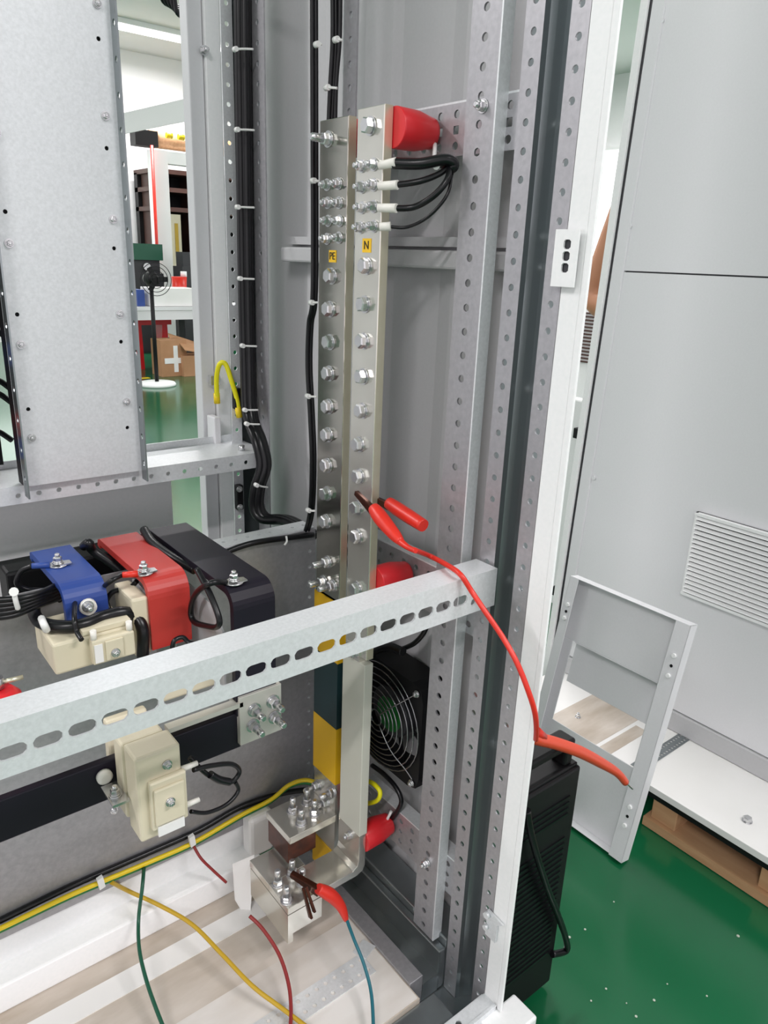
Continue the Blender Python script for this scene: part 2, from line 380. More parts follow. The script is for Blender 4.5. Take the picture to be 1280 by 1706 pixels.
# front corner post
def perf_post(y0, y1, z0, z1, x=0., nm='post_flange', r=.0036, hl=0, off=.0, mt='galv', t=.0022):
    mb = MB(); mb.row((x, y0, z0), (0,0,1), (0,1,0), (1,0,0), t, z1-z0, y1-y0, PIT, r, hl, off); return P(mb, nm, mt)
perf_post(.094, .117, .10, ZT); perf_post(.041, .063, .10, ZT, off=.012)
ch = MB(); prof = [(0,.094),(.006,.0925),(.012,.089),(.02,.085),(.027,.08),(.03,.0755),(.03,.07),(.026,.066),(.016,.0635),(.0,.063)]
for (x0,y0),(x1,y1) in zip(prof, prof[1:]): ch.add([(x0,y0,.10),(x1,y1,.10),(x1,y1,ZT),(x0,y0,ZT)], [(0,1,2,3)], True)
P(ch, 'post_channel', 'galvs')
P(MB().box(.0022,.05,.115,.117,.15,ZT), 'post_return', 'galvs')
P(MB().box(.0,.004,.0185,.0425,.16,ZT), 'sealing_edge', 'white', bevel=.001)
P(MB().box(-.001,.003,.0105,.0178,.16,ZT), 'outer_edge', 'white', bevel=.001)
P(MB().box(-.030,.036,-.022,.02,.004,.158), 'corner_foot', 'white', bevel=.003)
for z in (.972, 1.232, 1.098, 1.128, .745, .515):
    s_ = MB(); s_.cyl((.028,.066,z),(.016,.0655,z),.0048,n=6); P(s_, 'post_screw', 'zinc')
# inner perforated strip with front return edge
A = MB(); A.row((-.012,.1365,.178),(0,0,1),(0,1,0),(1,0,0),.0025,ZT-.178,.0405,PIT,.0042)
P(A, 'inner_strip', 'galv'); P(MB().box(-.012,.004,.1345,.1365,.178,ZT), 'strip_edge', 'galvl')
D = MB(); D.row((-.006,.376,.19),(0,0,1),(0,1,0),(1,0,0),.0025,ZT-.19,.026,PIT,.004); P(D, 'rear_strip', 'galv')
P(MB().box(-.006,.012,.402,.404,.19,ZT), 'strip_edge', 'galvl')
# rear corner post
E_ = MB(); E_.row((0,.603,.15),(0,0,1),(0,1,0),(1,0,0),.0022,ZT-.15,.037,PIT,.0038); P(E_, 'post_flange', 'galv')
E_ = MB(); E_.row((-.036,.66,.15),(0,0,1),(1,0,0),(0,1,0),.0022,ZT-.15,.018,PIT,.0032); P(E_, 'post_flange', 'galvl')
ch = MB(); prof = [(0.,.64),(.02,.643),(.03,.655),(.03,.668),(.02,.675),(-.012,.675),(-.018,.66)]
for (x0,y0),(x1,y1) in zip(prof, prof[1:]): ch.add([(x0,y0,.15),(x1,y1,.15),(x1,y1,ZT),(x0,y0,ZT)], [(0,1,2,3)], True)
P(ch, 'post_channel', 'galvs')
P(MB().box(-.0415,-.016,.70,.73,.05,ZT), 'sealing_edge', 'white', bevel=.002)
P(MB().box(-.066,-.0425,.705,.73,.05,ZT), 'outer_edge', 'grey2', bevel=.002)
# cross brackets carrying the insulators
def bracket(y0, y1, z0, z1, x=.004, square=True, nm='cross_bracket', edge=True):
    L = y1-y0; H = z1-z0; c = []; n = int(L//.0254); 
    for k in range(n):
        a = k*.0254
        c += [(a, a+.0254, 0, H*.36, (a+.0127, H*.2, .0042, 0)), (a, a+.0254, H*.64, H, (a+.0127, H*.8, .0042, 0))]
        if square: c += [(a, a+.0254, H*.36, H*.64, (a+.0127, H*.5, .0042, -1))]
        else: c += [(a, a+.0254, H*.36, H*.64, (a+.0127, H*.5, .0035, .0))]
    if L-n*.0254 > .001: c.append((n*.0254, L, 0, H, None))
    mb = MB(); mb.perf((x, y0, z0), (0,1,0), (0,0,1), (1,0,0), .0025, c); P(mb, nm, 'galv')
    if edge: P(MB().box(x, x+.022, y0, y1, z1, z1+.002), 'bracket_edge', 'galvl')
bracket(.118, .375, 1.208, 1.259)
bracket(.118, .42, .668, .733)
bracket(.12, .33, .262, .322, square=False)
P(MB().box(.0045,.008,.1165,.1185,1.208,1.259), 'bracket_edge', 'galvl')
# front beam with slots
BX0 = ay(20,1253,.085).x; BX1 = ay(768,996,.085).x; bp = (BX1-BX0)/18
bz0, bz1 = .727, .771; zc = ay(397,1126,.085).z
cs = []; s0 = BX1-bp*34.5
for k in range(35): cs.append((k*bp, (k+1)*bp, 0, bz1-bz0, ((k+.5)*bp, zc-bz0, .0058, .0052)))
e = -.004-s0; cs.append((35*bp, e, 0, bz1-bz0, (35*bp+.008, .013, .0042, 0)))
bm_ = MB(); bm_.perf((s0, .085, bz0), (1,0,0), (0,0,1), (0,1,0), .0022, cs)
bm_.box(s0, -.004, .085, .119, bz1, bz1+.0022); bm_.box(s0, -.004, .117, .119, bz1-.02, bz1)
P(bm_, 'front_beam', 'galvl')
# rear rail, a deep channel with one row of round holes
rl = MB(); rl.row((-1.2,.585,.777),(1,0,0),(0,0,1),(0,1,0),.002,1.188,.0225,.0258,.0034)
rl.box(-1.2,-.012,.585,.68,.7995,.8015); rl.box(-1.2,-.012,.68,.682,.7995,.812)
P(rl, 'rear_rail', 'galvl')
P(MB().box(-.062,-.050,.672,.7,.78,.845), 'rail_stay', 'grey2', bevel=.002)
P(MB().cyl((-.046,.61,.8015),(-.046,.61,.81),.005,n=6), 'rail_bolt', 'zinc')
P(MB().box(-1.2,-.13,.70,.715,.12,.772), 'rear_panel', 'white')
# base rails
P(MB().box(-.066,-.042,.119,.6,.10,.150), 'base_rail', 'galv', bevel=.001)
P(MB().box(-.042,-.012,.119,.6,.10,.132), 'base_rail', 'galvs')
P(MB().box(-.012,.0,.119,.6,.10,.172), 'base_rail', 'galvs', bevel=.002)
P(MB().box(.0,.045,.119,.6,.10,.186), 'base_rail', 'galvs', bevel=.002)
fr = MB(); fr.row((-1.25,.022,.160),(1,0,0),(0,1,0),(0,0,1),.002,1.25,.02,.045,.0042); fr.box(-1.25,-.002,.018,.022,.12,.166); fr.box(-1.25,-.002,.04,.044,.12,.16)
P(fr, 'base_rail', 'galvl'); P(MB().box(-1.25,-.04,.046,.098,.10,.138), 'base_rail', 'galvs', bevel=.002)
P(MB().box(-1.25,-.002,-.018,.016,.05,.152), 'base_rail', 'white', bevel=.003)
# deck and ledge
P(MB().box(-1.25,-.066,.098,.445,.12,.145), 'deck', 'deck')
P(MB().box(-1.25,-.10,.341,.376,.1451,.1468), 'deck_strip', 'deckw')
P(MB().box(-1.25,-.068,.10,.262,.1451,.1458), 'deck_strip', 'board2')
P(MB().box(-1.25,-.135,.410,.450,.1455,.190), 'ledge', 'white', bevel=.003)
P(MB().box(-1.25,-.11,.446,.452,.190,.2335), 'ledge_face', 'white')
P(MB().box(-.15,-.108,.415,.445,.185,.262), 'ledge_end', 'deckw', bevel=.006)
ds = MB(); c = []
for k in range(34):
    for j in range(2): c.append((k*.015, (k+1)*.015, j*.018, (j+1)*.018, ((k+.5)*.015, (j+.5)*.018, .0032, 0)))
ds.perf((-.60,.165,.1462),(1,0,0),(0,1,0),(0,0,1),.0015,c); P(ds, 'perforated_deck_strip', 'galvl')
P(MB().box(-.064,.045,.03,.14,.06,.099), 'base_corner', 'galvs')
for yy in (.10,.42): P(MB().box(-1.3,.03,yy,yy+.05,1.96,2.0), 'top_beam', 'galv')
P(MB().obox((-.082,.203,.1475),(.012,.004,0),(-.004,.010,0),(0,0,.001)), 'deck_plate', 'galvl')
# small foot bracket and latch bracket on the front post
fb = MB(); a = ax(812,1520,-.003); 
fb.prism([(-.004,.030,a.z-.035),(-.004,.048,a.z-.035),(-.004,.048,a.z+.006),(-.004,.020,a.z+.003),(-.004,.030,a.z-.006)], (.003,0,0)); fb.cyl((-.009,.046,a.z),(-.004,.046,a.z),.005,n=6)
fb.cyl((-.009,.046,a.z-.02),(-.004,.046,a.z-.02),.004,n=6); P(fb, 'foot_bracket', 'galvl')
hk = thing('hinge_plate', (-.006,.035,1.09), 'white slotted plate screwed on the white front edge', 'plate')
h = MB(); z0 = ax(940,478,-.005).z; z1 = ax(945,382,-.005).z; H = z1-z0; y0 = .0255
c = [(0,H,-.004,0,None),(0,.012,0,.0235,None)]; a_ = .012; st = (H-.02)/3
for k in range(3): c.append((a_, a_+st, 0, .0235, (a_+st/2, .0085, .0042, -1))); a_ += st
c.append((a_, H, 0, .0235, None))
h.perf((-.007,y0,z0),(0,0,1),(0,1,0),(1,0,0),.002,c); h.build('plate', 'white', hk)
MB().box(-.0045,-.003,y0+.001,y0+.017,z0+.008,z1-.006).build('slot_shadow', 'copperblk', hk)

# ------------------------------------------------------------------ bolts
def bolt_mesh(name, hex_r, h, wr, stud=0, sr=.004, mt='zinc'):
    mb = MB(); mb.cyl((0,0,0),(0,0,.0016),wr,n=18); mb.cyl((0,0,.0016),(0,0,.0032),wr*.8,n=18)
    mb.lathe((0,0,.0032),(0,0,.0032+h),[(0,hex_r),(.8,hex_r),(1,hex_r*.82)],6,False)
    if stud: mb.lathe((0,0,.0032+h),(0,0,.0032+h+stud),[(0,sr),(.85,sr),(1,sr*.7)],12)
    o = mb.build(name, mt); me = o.data; bpy.data.objects.remove(o); return me
BIG = bolt_mesh('bolt', .0086, .0062, .0098); SM = bolt_mesh('bolt', .0052, .005, .0068, .004, .003); STUD = bolt_mesh('bolt', .007, .006, .009, .016, .0045); TINY = bolt_mesh('bolt', .0038, .0025, .0052, .001, .002)
def bolt(me, p, d, parent, roll=0, name='bolt'):
    o = bpy.data.objects.new(name, me); COL.objects.link(o)
    o.matrix_world = Matrix.Translation(p) @ V(d).to_track_quat('Z', 'Y').to_matrix().to_4x4() @ Matrix.Rotation(roll, 4, 'Z')
    o.parent = parent; o.matrix_parent_inverse = wmat(parent).inverted(); return o
bolt(SM, (-.012,.152,ax(815,175,-.012).z), (-1,0,0), cab); bolt(SM, (-.012,.157,ax(715,1440,-.012).z), (-1,0,0), cab)

# ------------------------------------------------------------------ busbars
BX = -.066
def busbar(name, label, y0, y1, z0, z1, big, small, bmt):
    t = thing(name, (BX, (y0+y1)/2, z0), label, 'busbar')
    mb = MB(); mb.box(BX,-.054,y0,y1,z0,z1); b = mb.build('bar', bmt, t, bevel=.0008)
    MB().box(BX+.0008,-.0548,y0-.0004,y0+.0002,z0,z1).build('cut_edge', 'gold', t)
    for (x, y, me) in big:
        p = ax(x, y, BX); bolt(me, (BX, p.y, p.z), (-1, .0, 0), t, random.random())
    for (x, y) in small:
        p = ax(x, y, BX); bolt(SM, (BX, p.y, p.z), (-1,0,0), t, random.random())
    return t
NY0, NY1 = .242, .289; PY0, PY1 = .306, .362
NB = busbar('neutral_busbar', 'tinned vertical busbar with a yellow N sticker, right one of the pair', NY0, NY1, .60, 1.253,
  [(618,210,BIG)]+[(x,y,BIG) for x,y in ((612,443),(609,507),(607,568),(606,627),(605,684),(600,740),(600,793),(597,845),(597,893))]+[(596,980,BIG)],
  [(604,277),(624,274),(604,312),(624,308),(604,346),(624,344),(602,379),(624,377)], 'tin')
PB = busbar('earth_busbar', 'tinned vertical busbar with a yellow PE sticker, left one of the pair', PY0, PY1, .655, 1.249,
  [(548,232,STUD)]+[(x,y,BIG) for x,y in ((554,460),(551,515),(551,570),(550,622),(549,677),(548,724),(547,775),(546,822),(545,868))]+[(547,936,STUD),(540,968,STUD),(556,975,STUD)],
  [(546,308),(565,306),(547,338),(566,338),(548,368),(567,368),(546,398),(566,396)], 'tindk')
for t, x, y, s_, bd in ((NB,611,409,.0135,'N'),(PB,554,427,.0125,'PE')):
    p = ax(x, y, BX-.0006)
    MB().box(BX-.0007,BX-.0001,p.y-s_*.58,p.y+s_*.58,p.z-s_*.55,p.z+s_*.55).build('sticker', 'stick', t)
    text(bd, s_*.95, (BX-.0010,p.y,p.z), (0,-1,0), (0,0,1), 'ink', t.children[-1] if 0 else bpy.data.objects[[o.name for o in bpy.data.objects if o.name.startswith('sticker')][-1]])
# lower ends of the busbars
t = thing('neutral_busbar', (BX, .265, .25), 'lower busbar in an ivory sleeve that bends forward into a bare bolted plate', 'busbar')
MB().box(BX-.001,-.053,NY0+.001,.293,.312,.592).build('sleeve', 'sleeve', t, bevel=.001)
lp = MB(); Q = [(BX,0,.32),(BX,0,.268),(BX-.002,0,.259),(BX-.010,0,.254),(-.186,0,.254)]
lp.prism([(x,NY0+.002,z) for x,_,z in [(-.054,0,.32),(-.054,0,.254),(-.058,0,.246),(-.068,0,.242),(-.186,0,.242)]]+[(x,NY0+.002,z) for x,_,z in Q[::-1]], (0,.052,0))
lp.box(-.186,-.125,NY0+.054,.352,.242,.254)
lp.build('plate', 'tin', t, bevel=.0008)
MB().box(-.186,-.178,.244,.35,.19,.241).box(-.178,-.13,.244,.25,.205,.241).build('lower_plate', 'tin', t)
tb = MB().box(BX-.002,-.053,.255,.285,.592,.612); tb.build('top_tab', 'tin', t); bolt(SM, (BX-.002,.262,.603), (-1,0,0), t)
for x, y in ((463,1467),(487,1450),(478,1495),(504,1465)):
    p = az(x, y+6, .254); bolt(STUD, (p.x, p.y, .254), (0,0,1), t, random.random())
bolt(SM, (BX,.266,.300), (-1,0,0), t)
t = thing('earth_busbar', (BX, .335, .2), 'lower busbar in dark green and amber yellow sleeves standing behind the ivory sleeved one', 'busbar')
MB().box(BX,-.054,PY0,PY1,.18,.66).build('bar', 'tin', t)
MB().box(BX-.0015,-.0525,PY0-.0015,PY1+.0015,.565,.657).build('amber_band', 'amber', t); MB().box(BX-.0015,-.0525,PY0-.0015,PY1+.0015,.362,.458).build('amber_band', 'amber', t)
MB().box(BX-.0012,-.0528,PY0-.0012,PY1+.0012,.458,.565).build('green_sleeve', 'darkteal', t)
MB().box(BX-.0015,-.0525,PY0-.0015,PY1+.0015,.182,.235).build('amber_band', 'amber', t)  # lowest amber piece: yellow reflection in the bent plate, modelled as a sleeve
MB().box(-.148,BX,.300,.368,.300,.312).build('plate', 'tin', t, bevel=.0008)
MB().box(-.148,-.142,.306,.362,.262,.300).box(-.142,-.10,.306,.31,.265,.3).build('lower_plate', 'copper', t)
for x, y in ((488,1352),(512,1338),(502,1372),(524,1356)):
    p = az(x, y, .312); bolt(STUD, (p.x, p.y, .312), (0,0,1), t, random.random())
for x, y in ((530,1308),(545,1335),(556,1318)):
    p = ax(x, y, BX); bolt(STUD, (BX, p.y, p.z), (-1,0,0), t, random.random())

# red standoff insulators
def insulator(y, z, label, x0=-.0535, x1=.003, r0=.0205, r1=.016):
    t = thing('standoff_insulator', (x1, y, z), label, 'insulator', 'red standoff insulators')
    L = x1-x0
    MB().lathe((x0,y,z),(x1-.003,y,z),[(0,r0*.97),(.03,r0),(.55,r0*.98),(.9,r1*1.02),(.97,r1),(1,r1*.8)],36).build('insulator_body', 'red', t)
    MB().cyl((x1-.003,y,z),(x1+.001,y,z),.007,n=12).build('metal_insert', 'zinc', t)
p = ax(684,217,-.03); insulator(p.y-.0, p.z, 'red ribless standoff insulator at the top of the N busbar under the bracket')
p = ax(650,962,-.028); insulator(p.y, p.z, 'red standoff insulator behind the slotted beam')
p = ax(622,1385,-.030); insulator(p.y, p.z, 'red standoff insulator low down beside the ivory sleeved busbar')
p = ax(600,280,-.03); insulator(.334, 1.232, 'red standoff insulator hidden behind the PE busbar top')

# ------------------------------------------------------------------ upper mounting plate with channel edges
pt = thing('mounting_plate', (-.30,.575,.802), 'tall galvanised mounting plate standing on the perforated rear rail', 'mounting plate')
holes = [(-.24,z) for z in (1.336,1.218,1.101,.983,.866,1.454,1.572)]+[(-.365,z) for z in (1.137,1.02,.903,1.254,1.372)]
fp = MB(); zs = sorted(set(round(z,3) for _, z in holes)); rows = []
c = []; x0, x1 = -.381, -.222; W = x1-x0; H = 1.70-.802
xa = (x0+.0+.003, ); prev = 0
for z in zs:
    a = z-.802-.008; 
    if a > prev: c.append((0, W, prev, a, None))
    segs = sorted(x for x, q in holes if round(q,3) == z); u0 = 0
    for x in segs:
        u = x-x0; c.append((u0, u-.008, a, a+.016, None)) if u-.008 > u0+1e-5 else None
        c.append((u-.008, u+.008, a, a+.016, (u, a+.008, .0026, 0))); u0 = u+.008
    if u0 < W-1e-5: c.append((u0, W, a, a+.016, None))
    prev = a+.016
c.append((0, W, prev, H, None))
fp.perf((x0,.575,.802),(1,0,0),(0,0,1),(0,1,0),.002,c); fp.build('face', 'galvl', pt)
for x in (x0, x1-.002):
    e = MB(); e.row((x,.557,.79),(0,0,1),(0,1,0),(1,0,0),.002,.91,.018,.0385,.004,0,.006); e.build('channel_edge', 'galvs', pt)
MB().box(x0,x1,.58,.60,.803,1.7).build('backing', 'black', pt)
for x, z in [(-.365,1.102),(-.365,.984),(-.365,.866),(-.365,1.22)]+[(-.239,z) for z in (1.372,1.254,1.136,1.019,.902)]: bolt(TINY, (x,.575,z), (0,-1,0), pt, random.random())
# breakers seen left of the plate
t = thing('circuit_breaker_stack', (-.45,.66,.83), 'black breaker stack with red and blue terminals left of the mounting plate', 'circuit breaker')
MB().box(-.56,-.385,.66,.72,.813,1.22).build('housing', 'black', t)
for y_, mt in ((708,'red'),(748,'blue'),(590,'blue')):
    p = ay(8, y_, .655); MB().box(-.5,-.392,.645,.66,p.z-.014,p.z+.014).build('terminal_cover', mt if mt == 'blue' else 'redsh', t)
for k in range(7): MB().box(-.40-.018*k,-.394-.018*k,.648,.66,.815,.838).build('terminal_wire', 'ochre', t)
for k, y_ in enumerate((495,560,640,662,725)):
    p = ay(5, y_, .65); MB().tube([p+V((-.03,0,0)), p+V((-.01,-.004,.008)), p+V((.01,0,-.008))], .004).build('jumper_wire', 'cable', t)

# ------------------------------------------------------------------ lower mounting plate
lp_ = thing('mounting_plate', (-.5,.445,.24), 'wide galvanised mounting plate low in the cabinet behind the current transformers', 'mounting plate')
f2 = MB(); f2.box(-1.2,-.036,.44,.4425,.2355,.714); f2.row((-.036,.44,.2355),(0,0,1),(1,0,0),(0,1,0),.0025,.4785,.02,.0254,.003); f2.build('face', 'galv', lp_)
f3 = MB(); f3.row((-.205,.4425,.714),(1,0,0),(0,1,0),(0,0,1),.002,.189,.033,.0189,.0028); f3.build('top_flange', 'galvl', lp_)
for x, y in ((190,1350),(434,1368-12)): p = ay(x, y, .44); bolt(TINY, (p.x,.44,p.z), (0,-1,0), lp_)
MB().box(-.425,-.185,.525,.575,.56,.708).build('breaker_case', 'black', label='black breaker case behind the three sleeved bars', cat='circuit breaker', bevel=.004)

# ------------------------------------------------------------------ bent sleeved bars
def bent_bar(name, label, x0, x1, yf, zb, mt, lugpx, lugmt, nd=None):
    zt = .735; R = .024; xm = (x0+x1)/2
    t = thing(name, (xm, .5, zt), label, 'busbar', 'bent sleeved bars')
    path = [(xm,.522,zt-.012),(xm,.520,zt-.003),(xm,.513,zt)]+[(xm,y,zt) for y in (.48,.46)]
    path.append((xm, yf+R, zt))
    for k in range(1,8):
        a = k/7*math.pi/2; path.append((xm, yf+R-R*math.sin(a), zt-R+R*math.cos(a)))
    path.append((xm, yf, zb))
    mb = MB(); mb.ribbon(path, (x1-x0,0,0), -.009); mb.build('sleeved_bar', mt, t, bevel=.002)
    if lugpx:
        p = az(*lugpx, zt+.001); d = MB()
        d.lathe((p.x,p.y,zt+.0005),(p.x,p.y,zt+.002),[(0,.011),(1,.011)],18); d.prism([(p.x+.0,p.y-.009,zt+.002),(p.x+.014,p.y-.007,zt+.002),(p.x+.014,p.y+.003,zt+.002),(p.x,p.y+.007,zt+.002)],(0,0,.0015)); d.build('lug', 'zinc', t)
        bolt(SM, (p.x,p.y,zt+.0035), (0,0,1), t, .4)
    return t
bb = bent_bar('blue_busbar', 'short blue sleeved bar bent over the lower mounting plate', -.396, -.348, .378, .665, 'blue', (97,941), 'blue')
rb = bent_bar('red_busbar', 'red sleeved bar bent down between the blue and the black one', -.311, -.260, .346, .645, 'redsh', (240,954), 'red')
kb = bent_bar('black_busbar', 'long black sleeved bar bent down at the right of the red one', -.243, -.188, .266, .57, 'blk', (390,970), None)

def cable(name, label, pts, r, mt, cat='cable', group=None, sub=6, n=10, parent=None):
    mb = MB(); mb.tube(pts, r, n, sub)
    if parent: return mb.build(name, mt, parent)
    t = mb.build(name, mt); return tag(t, label, cat, group)
# lug tails
def lugwire(par, px, c, length, mt, dz=0):
    p = az(px[0], px[1], .738); q = az(px[0]-length, px[1]+2, .738); MB().cyl(p, q, .0042, .0036, 10).build('lug_sleeve', mt, par)
lugwire(bb, (83,941), 0, 30, 'blue'); lugwire(rb, (230,956), 0, 26, 'rubred')
G1 = 'black signal wires at the sleeved bars'
Z = lambda x, y, z: az(x, y, z); Yp = lambda x, y, c: ay(x, y, c)
cable('signal_wire', 'black wire looping from the blue lug to the left', [Z(54,943,.737),Z(35,952,.73),Z(28,972,.715),Z(45,982,.705),Z(75,985,.70),Z(100,1000,.70)], .0032, 'cable', group=G1)
cable('signal_wire', 'black wire leaving the red lug downward', [Z(204,958,.737),Z(185,968,.735),Z(172,980,.72),Z(172,998,.70),Z(178,1020,.69)], .003, 'cable', group=G1)
cable('signal_wire', 'black wire circling under the red lug', [Z(228,968,.72),Z(215,980,.71),Z(190,985,.71),Z(178,1000,.70),Z(182,1015,.69)], .0032, 'cable', group=G1)
cable('signal_wire', 'black wire looping in a triangle under the black bar lug', [Z(376,970,.738),ax(350,972,-.262),ax(326,990,-.264),ax(318,1018,-.264),ax(324,1036,-.264),ax(345,1043,-.262),ax(362,1044,-.262),ax(365,1030,-.262),ax(350,990,-.262),ax(328,948,-.262)], .0036, 'cable', group=G1)
cable('signal_wire', 'black wire bundle running along the left edge of the black bar', [Z(240,882,.745),Z(255,905,.735),Z(290,930,.728),Z(325,950,.72)], .006, 'cable', group=G1)
cable('signal_wire', 'black wire curled at the back end of the red bar', [Z(140,910,.74),Z(148,905,.75),Z(156,918,.735),Z(200,950,.71),Z(215,975,.69)], .006, 'cable', group=G1)
lt = thing('cable_bundle', Yp(20,1000,.40), 'bundle of black cables entering at the left beside the blue bar', 'cable')
for k in range(5):
    MB().tube([Yp(-40,1000+k*8,.42),Yp(20,998+k*7,.40),Yp(60,990+k*5,.40),Yp(100,972+k*6,.42)], .0036, 8).build('cable', 'cable', lt)
MB().tube([Yp(23,985,.39),Yp(26,1000,.388),Yp(30,1014,.392)], .0028, 8).build('cable_tie', 'tie', lt)
MB().lathe(Yp(23,986,.388), Yp(23,986,.382), [(0,.005),(1,.005)], 10).build('tie_head', 'tie', lt)
lt = thing('cable_loop', Yp(90,1030,.34), 'thick shiny black cable looping around the foot of the blue bar', 'cable')
MB().tube([Z(85,995,.70),Z(62,1003,.70),Z(57,1020,.70),Z(70,1038,.70),Z(105,1044,.70),Z(140,1040,.70),Z(170,1028,.70),Z(205,1020,.70),Z(225,1027,.69),Z(238,1050,.675),Z(238,1095,.64)], .0072, 12).build('cable', 'cable', lt)
MB().tube([Z(69,1030,.709),Z(73,1040,.71),Z(78,1050,.70)], .004, 8).build('cable_tie', 'tie', lt)
cable('signal_wire', 'thin black wire dropping from the cable loop onto the upper transformer', [Z(125,1000,.715),Z(124,1030,.712),Z(128,1052,.70),Z(136,1066,.695)], .0028, 'cable', group=G1)
cable('signal_wire', 'thin black wire hanging right of the blue bar', [Z(205,985,.70),Z(216,1010,.69),Z(213,1040,.685)], .003, 'cable', group=G1)
# knob nut of the blue bar front
MB().cyl(Yp(146,1010,.376), Yp(146,1010,.376)+V((0,-.006,0)), .010, .009, 16).build('clamp_washer', 'ivory', bb)
bolt(SM, Yp(146,1010,.370), (0,-1,0), bb)

# ------------------------------------------------------------------ current transformers
def ct(name, label, x0, x1, y0, y1, z0, z1, wide):
    t = thing(name, ((x0+x1)/2,(y0+y1)/2,z0), label, 'current transformer', 'cream current transformers')
    MB().box(x0,x1,y0,y1,z0,z1).build('housing', 'cream', t, bevel=.003)
    return t
# horizontal bar with its transformer
hb = thing('black_busbar', (-.4,.272,.53), 'horizontal black sleeved bar passing through the lower transformer', 'busbar')
MB().box(-.62,-.236,.270,.280,.522,.572).build('sleeved_bar', 'blk', hb, bevel=.0015)
c1 = ct('current_transformer', 'upright cream current transformer below the slotted beam', -.390,-.341,.203,.236,.506,.611,0)
MB().box(-.392,-.345,.237,.262,.515,.610).box(-.39,-.343,.288,.30,.515,.608).build('rear_housing', 'cream', c1, bevel=.003)
tc_ = MB().box(-.379,-.339,.196,.2035,.520,.580).build('terminal_cover', 'cream', c1, bevel=.002)
MB().box(-.376,-.343,.1925,.1965,.527,.572).build('cover_ridge', 'cream', tc_, bevel=.0015)
MB().box(-.374,-.345,.1935,.1962,.513,.525).build('paper_label', 'deckw', c1)
bolt(TINY, (-.360,.1925,.553), (0,-1,0), c1); bolt(TINY, (-.357,.2025,.592), (0,-1,0), c1)
for z in (.576,.528): MB().cyl((-.341,.206,z),(-.322,.206,z),.0035,.0028,10).build('terminal_sleeve', 'ivory', c1)
sb = MB(); p = Yp(176,1297,.262); sb.lathe(p+V((0,.006,0)), p+V((0,-.002,0)), [(0,.0085),(.6,.0085),(1,.005)], 16); sb.build('knob', 'ivory', c1)
MB().box(-.409,-.391,.225,.262,.546,.549).build('clamp_foot', 'zinc', c1); bolt(SM, (-.401,.24,.549), (0,0,1), c1); bolt(SM, (-.40,.24,.546), (0,0,-1), c1)
wx_ = 'black wires of the lower transformer'
cable('signal_wire', 'short black wire with a tied end curling right of the lower transformer', [Yp(322,1283,.206),Yp(350,1276,.21),Yp(385,1273,.215),Yp(399,1284,.22),Yp(390,1300,.22),Yp(375,1303,.22),Yp(345,1290,.215),Yp(316,1262,.22)], .0028, 'cable', group=wx_)
cable('signal_wire', 'lower black wire arching back into the lower transformer', [Yp(318,1352,.206),Yp(345,1354,.21),Yp(378,1340,.215),Yp(397,1318,.22),Yp(392,1303,.22)], .0024, 'cable', group=wx_)
cc = cable('heat_shrink_joint', 'thick black joint where the transformer wires are tied together', [Yp(350,1290,.213),Yp(365,1299,.213),Yp(383,1303,.213)], .0045, 'cable')
# vertical transformer
c2 = ct('current_transformer', 'wide cream current transformer around the blue bar above the beam', -.424,-.338,.336,.41,.654,.692,1)
MB().box(-.386,-.338,.325,.3365,.659,.689).build('terminal_cover', 'cream', c2, bevel=.002)
MB().box(-.372,-.352,.3225,.3255,.662,.686).build('cover_ridge', 'cream', c2, bevel=.001)
MB().box(-.384,-.375,.3235,.3252,.662,.684).build('paper_label', 'deckw', c2)
bolt(TINY, (-.362,.3225,.670), (0,-1,0), c2)
for x in (-.382,-.342): MB().cyl((x,.33,.688),(x,.33,.700),.0035,n=10).build('terminal_sleeve', 'ivory', c2)
MB().box(-.392,-.337,.337,.352,.692,.699).build('top_rib', 'cream', c2, bevel=.001)
c3 = ct('current_transformer', 'cream current transformer standing behind the red bar', -.330,-.31,.35,.41,.64,.715,1)
c4 = ct('current_transformer', 'cream current transformer glimpsed through the beam slots below the red bar', -.32,-.25,.30,.335,.60,.645,1)
bolt(TINY, (-.285,.30,.62), (0,-1,0), c4)
cable('signal_wire', 'black wire arching at the foot of the red bar', [Yp(287,1086,.31),Yp(290,1068,.31),Yp(305,1062,.31),Yp(318,1072,.30),Yp(345,1068,.30)], .0028, 'cable', group=G1)
# grey barrier sides next to the bars
for x, lab in ((-.300,'grey insulating partition left of the red bar'),(-.246,'grey insulating partition left of the black bar')):
    MB().prism([(x,.43,.58),(x,.362 if x < -.29 else .29,.58),(x,.362 if x < -.29 else .29,.675),(x,.38 if x < -.29 else .32,.70),(x,.43,.705)], (.0025,0,0)).build('partition', 'grey', label=lab, cat='partition')
# connector with four studs
cn = thing('bar_connector', (-.21,.26,.56), 'tinned connector plate with four bolts at the end of the black bar', 'connector')
MB().box(-.241,-.183,.262,.270,.530,.597).box(-.241,-.183,.268,.272,.5965,.600).build('plate', 'tin2', cn, bevel=.0006)
MB().box(-.241,-.185,.281,.288,.535,.603).build('rear_plate', 'tin2', cn)
for x, y in ((429,1190),(460,1176),(427,1216),(463,1202)):
    p = ay(x-6, y-8, .262); o = bolt(STUD, (p.x,.262,p.z), (0,-1,0), cn, random.random())
# flat bare bar just behind the beam
MB().box(-.33,-.236,.262,.274,.584,.590).build('bare_strip', 'tin2', label='thin bare metal strip on top of the black horizontal bar', cat='metal strip')
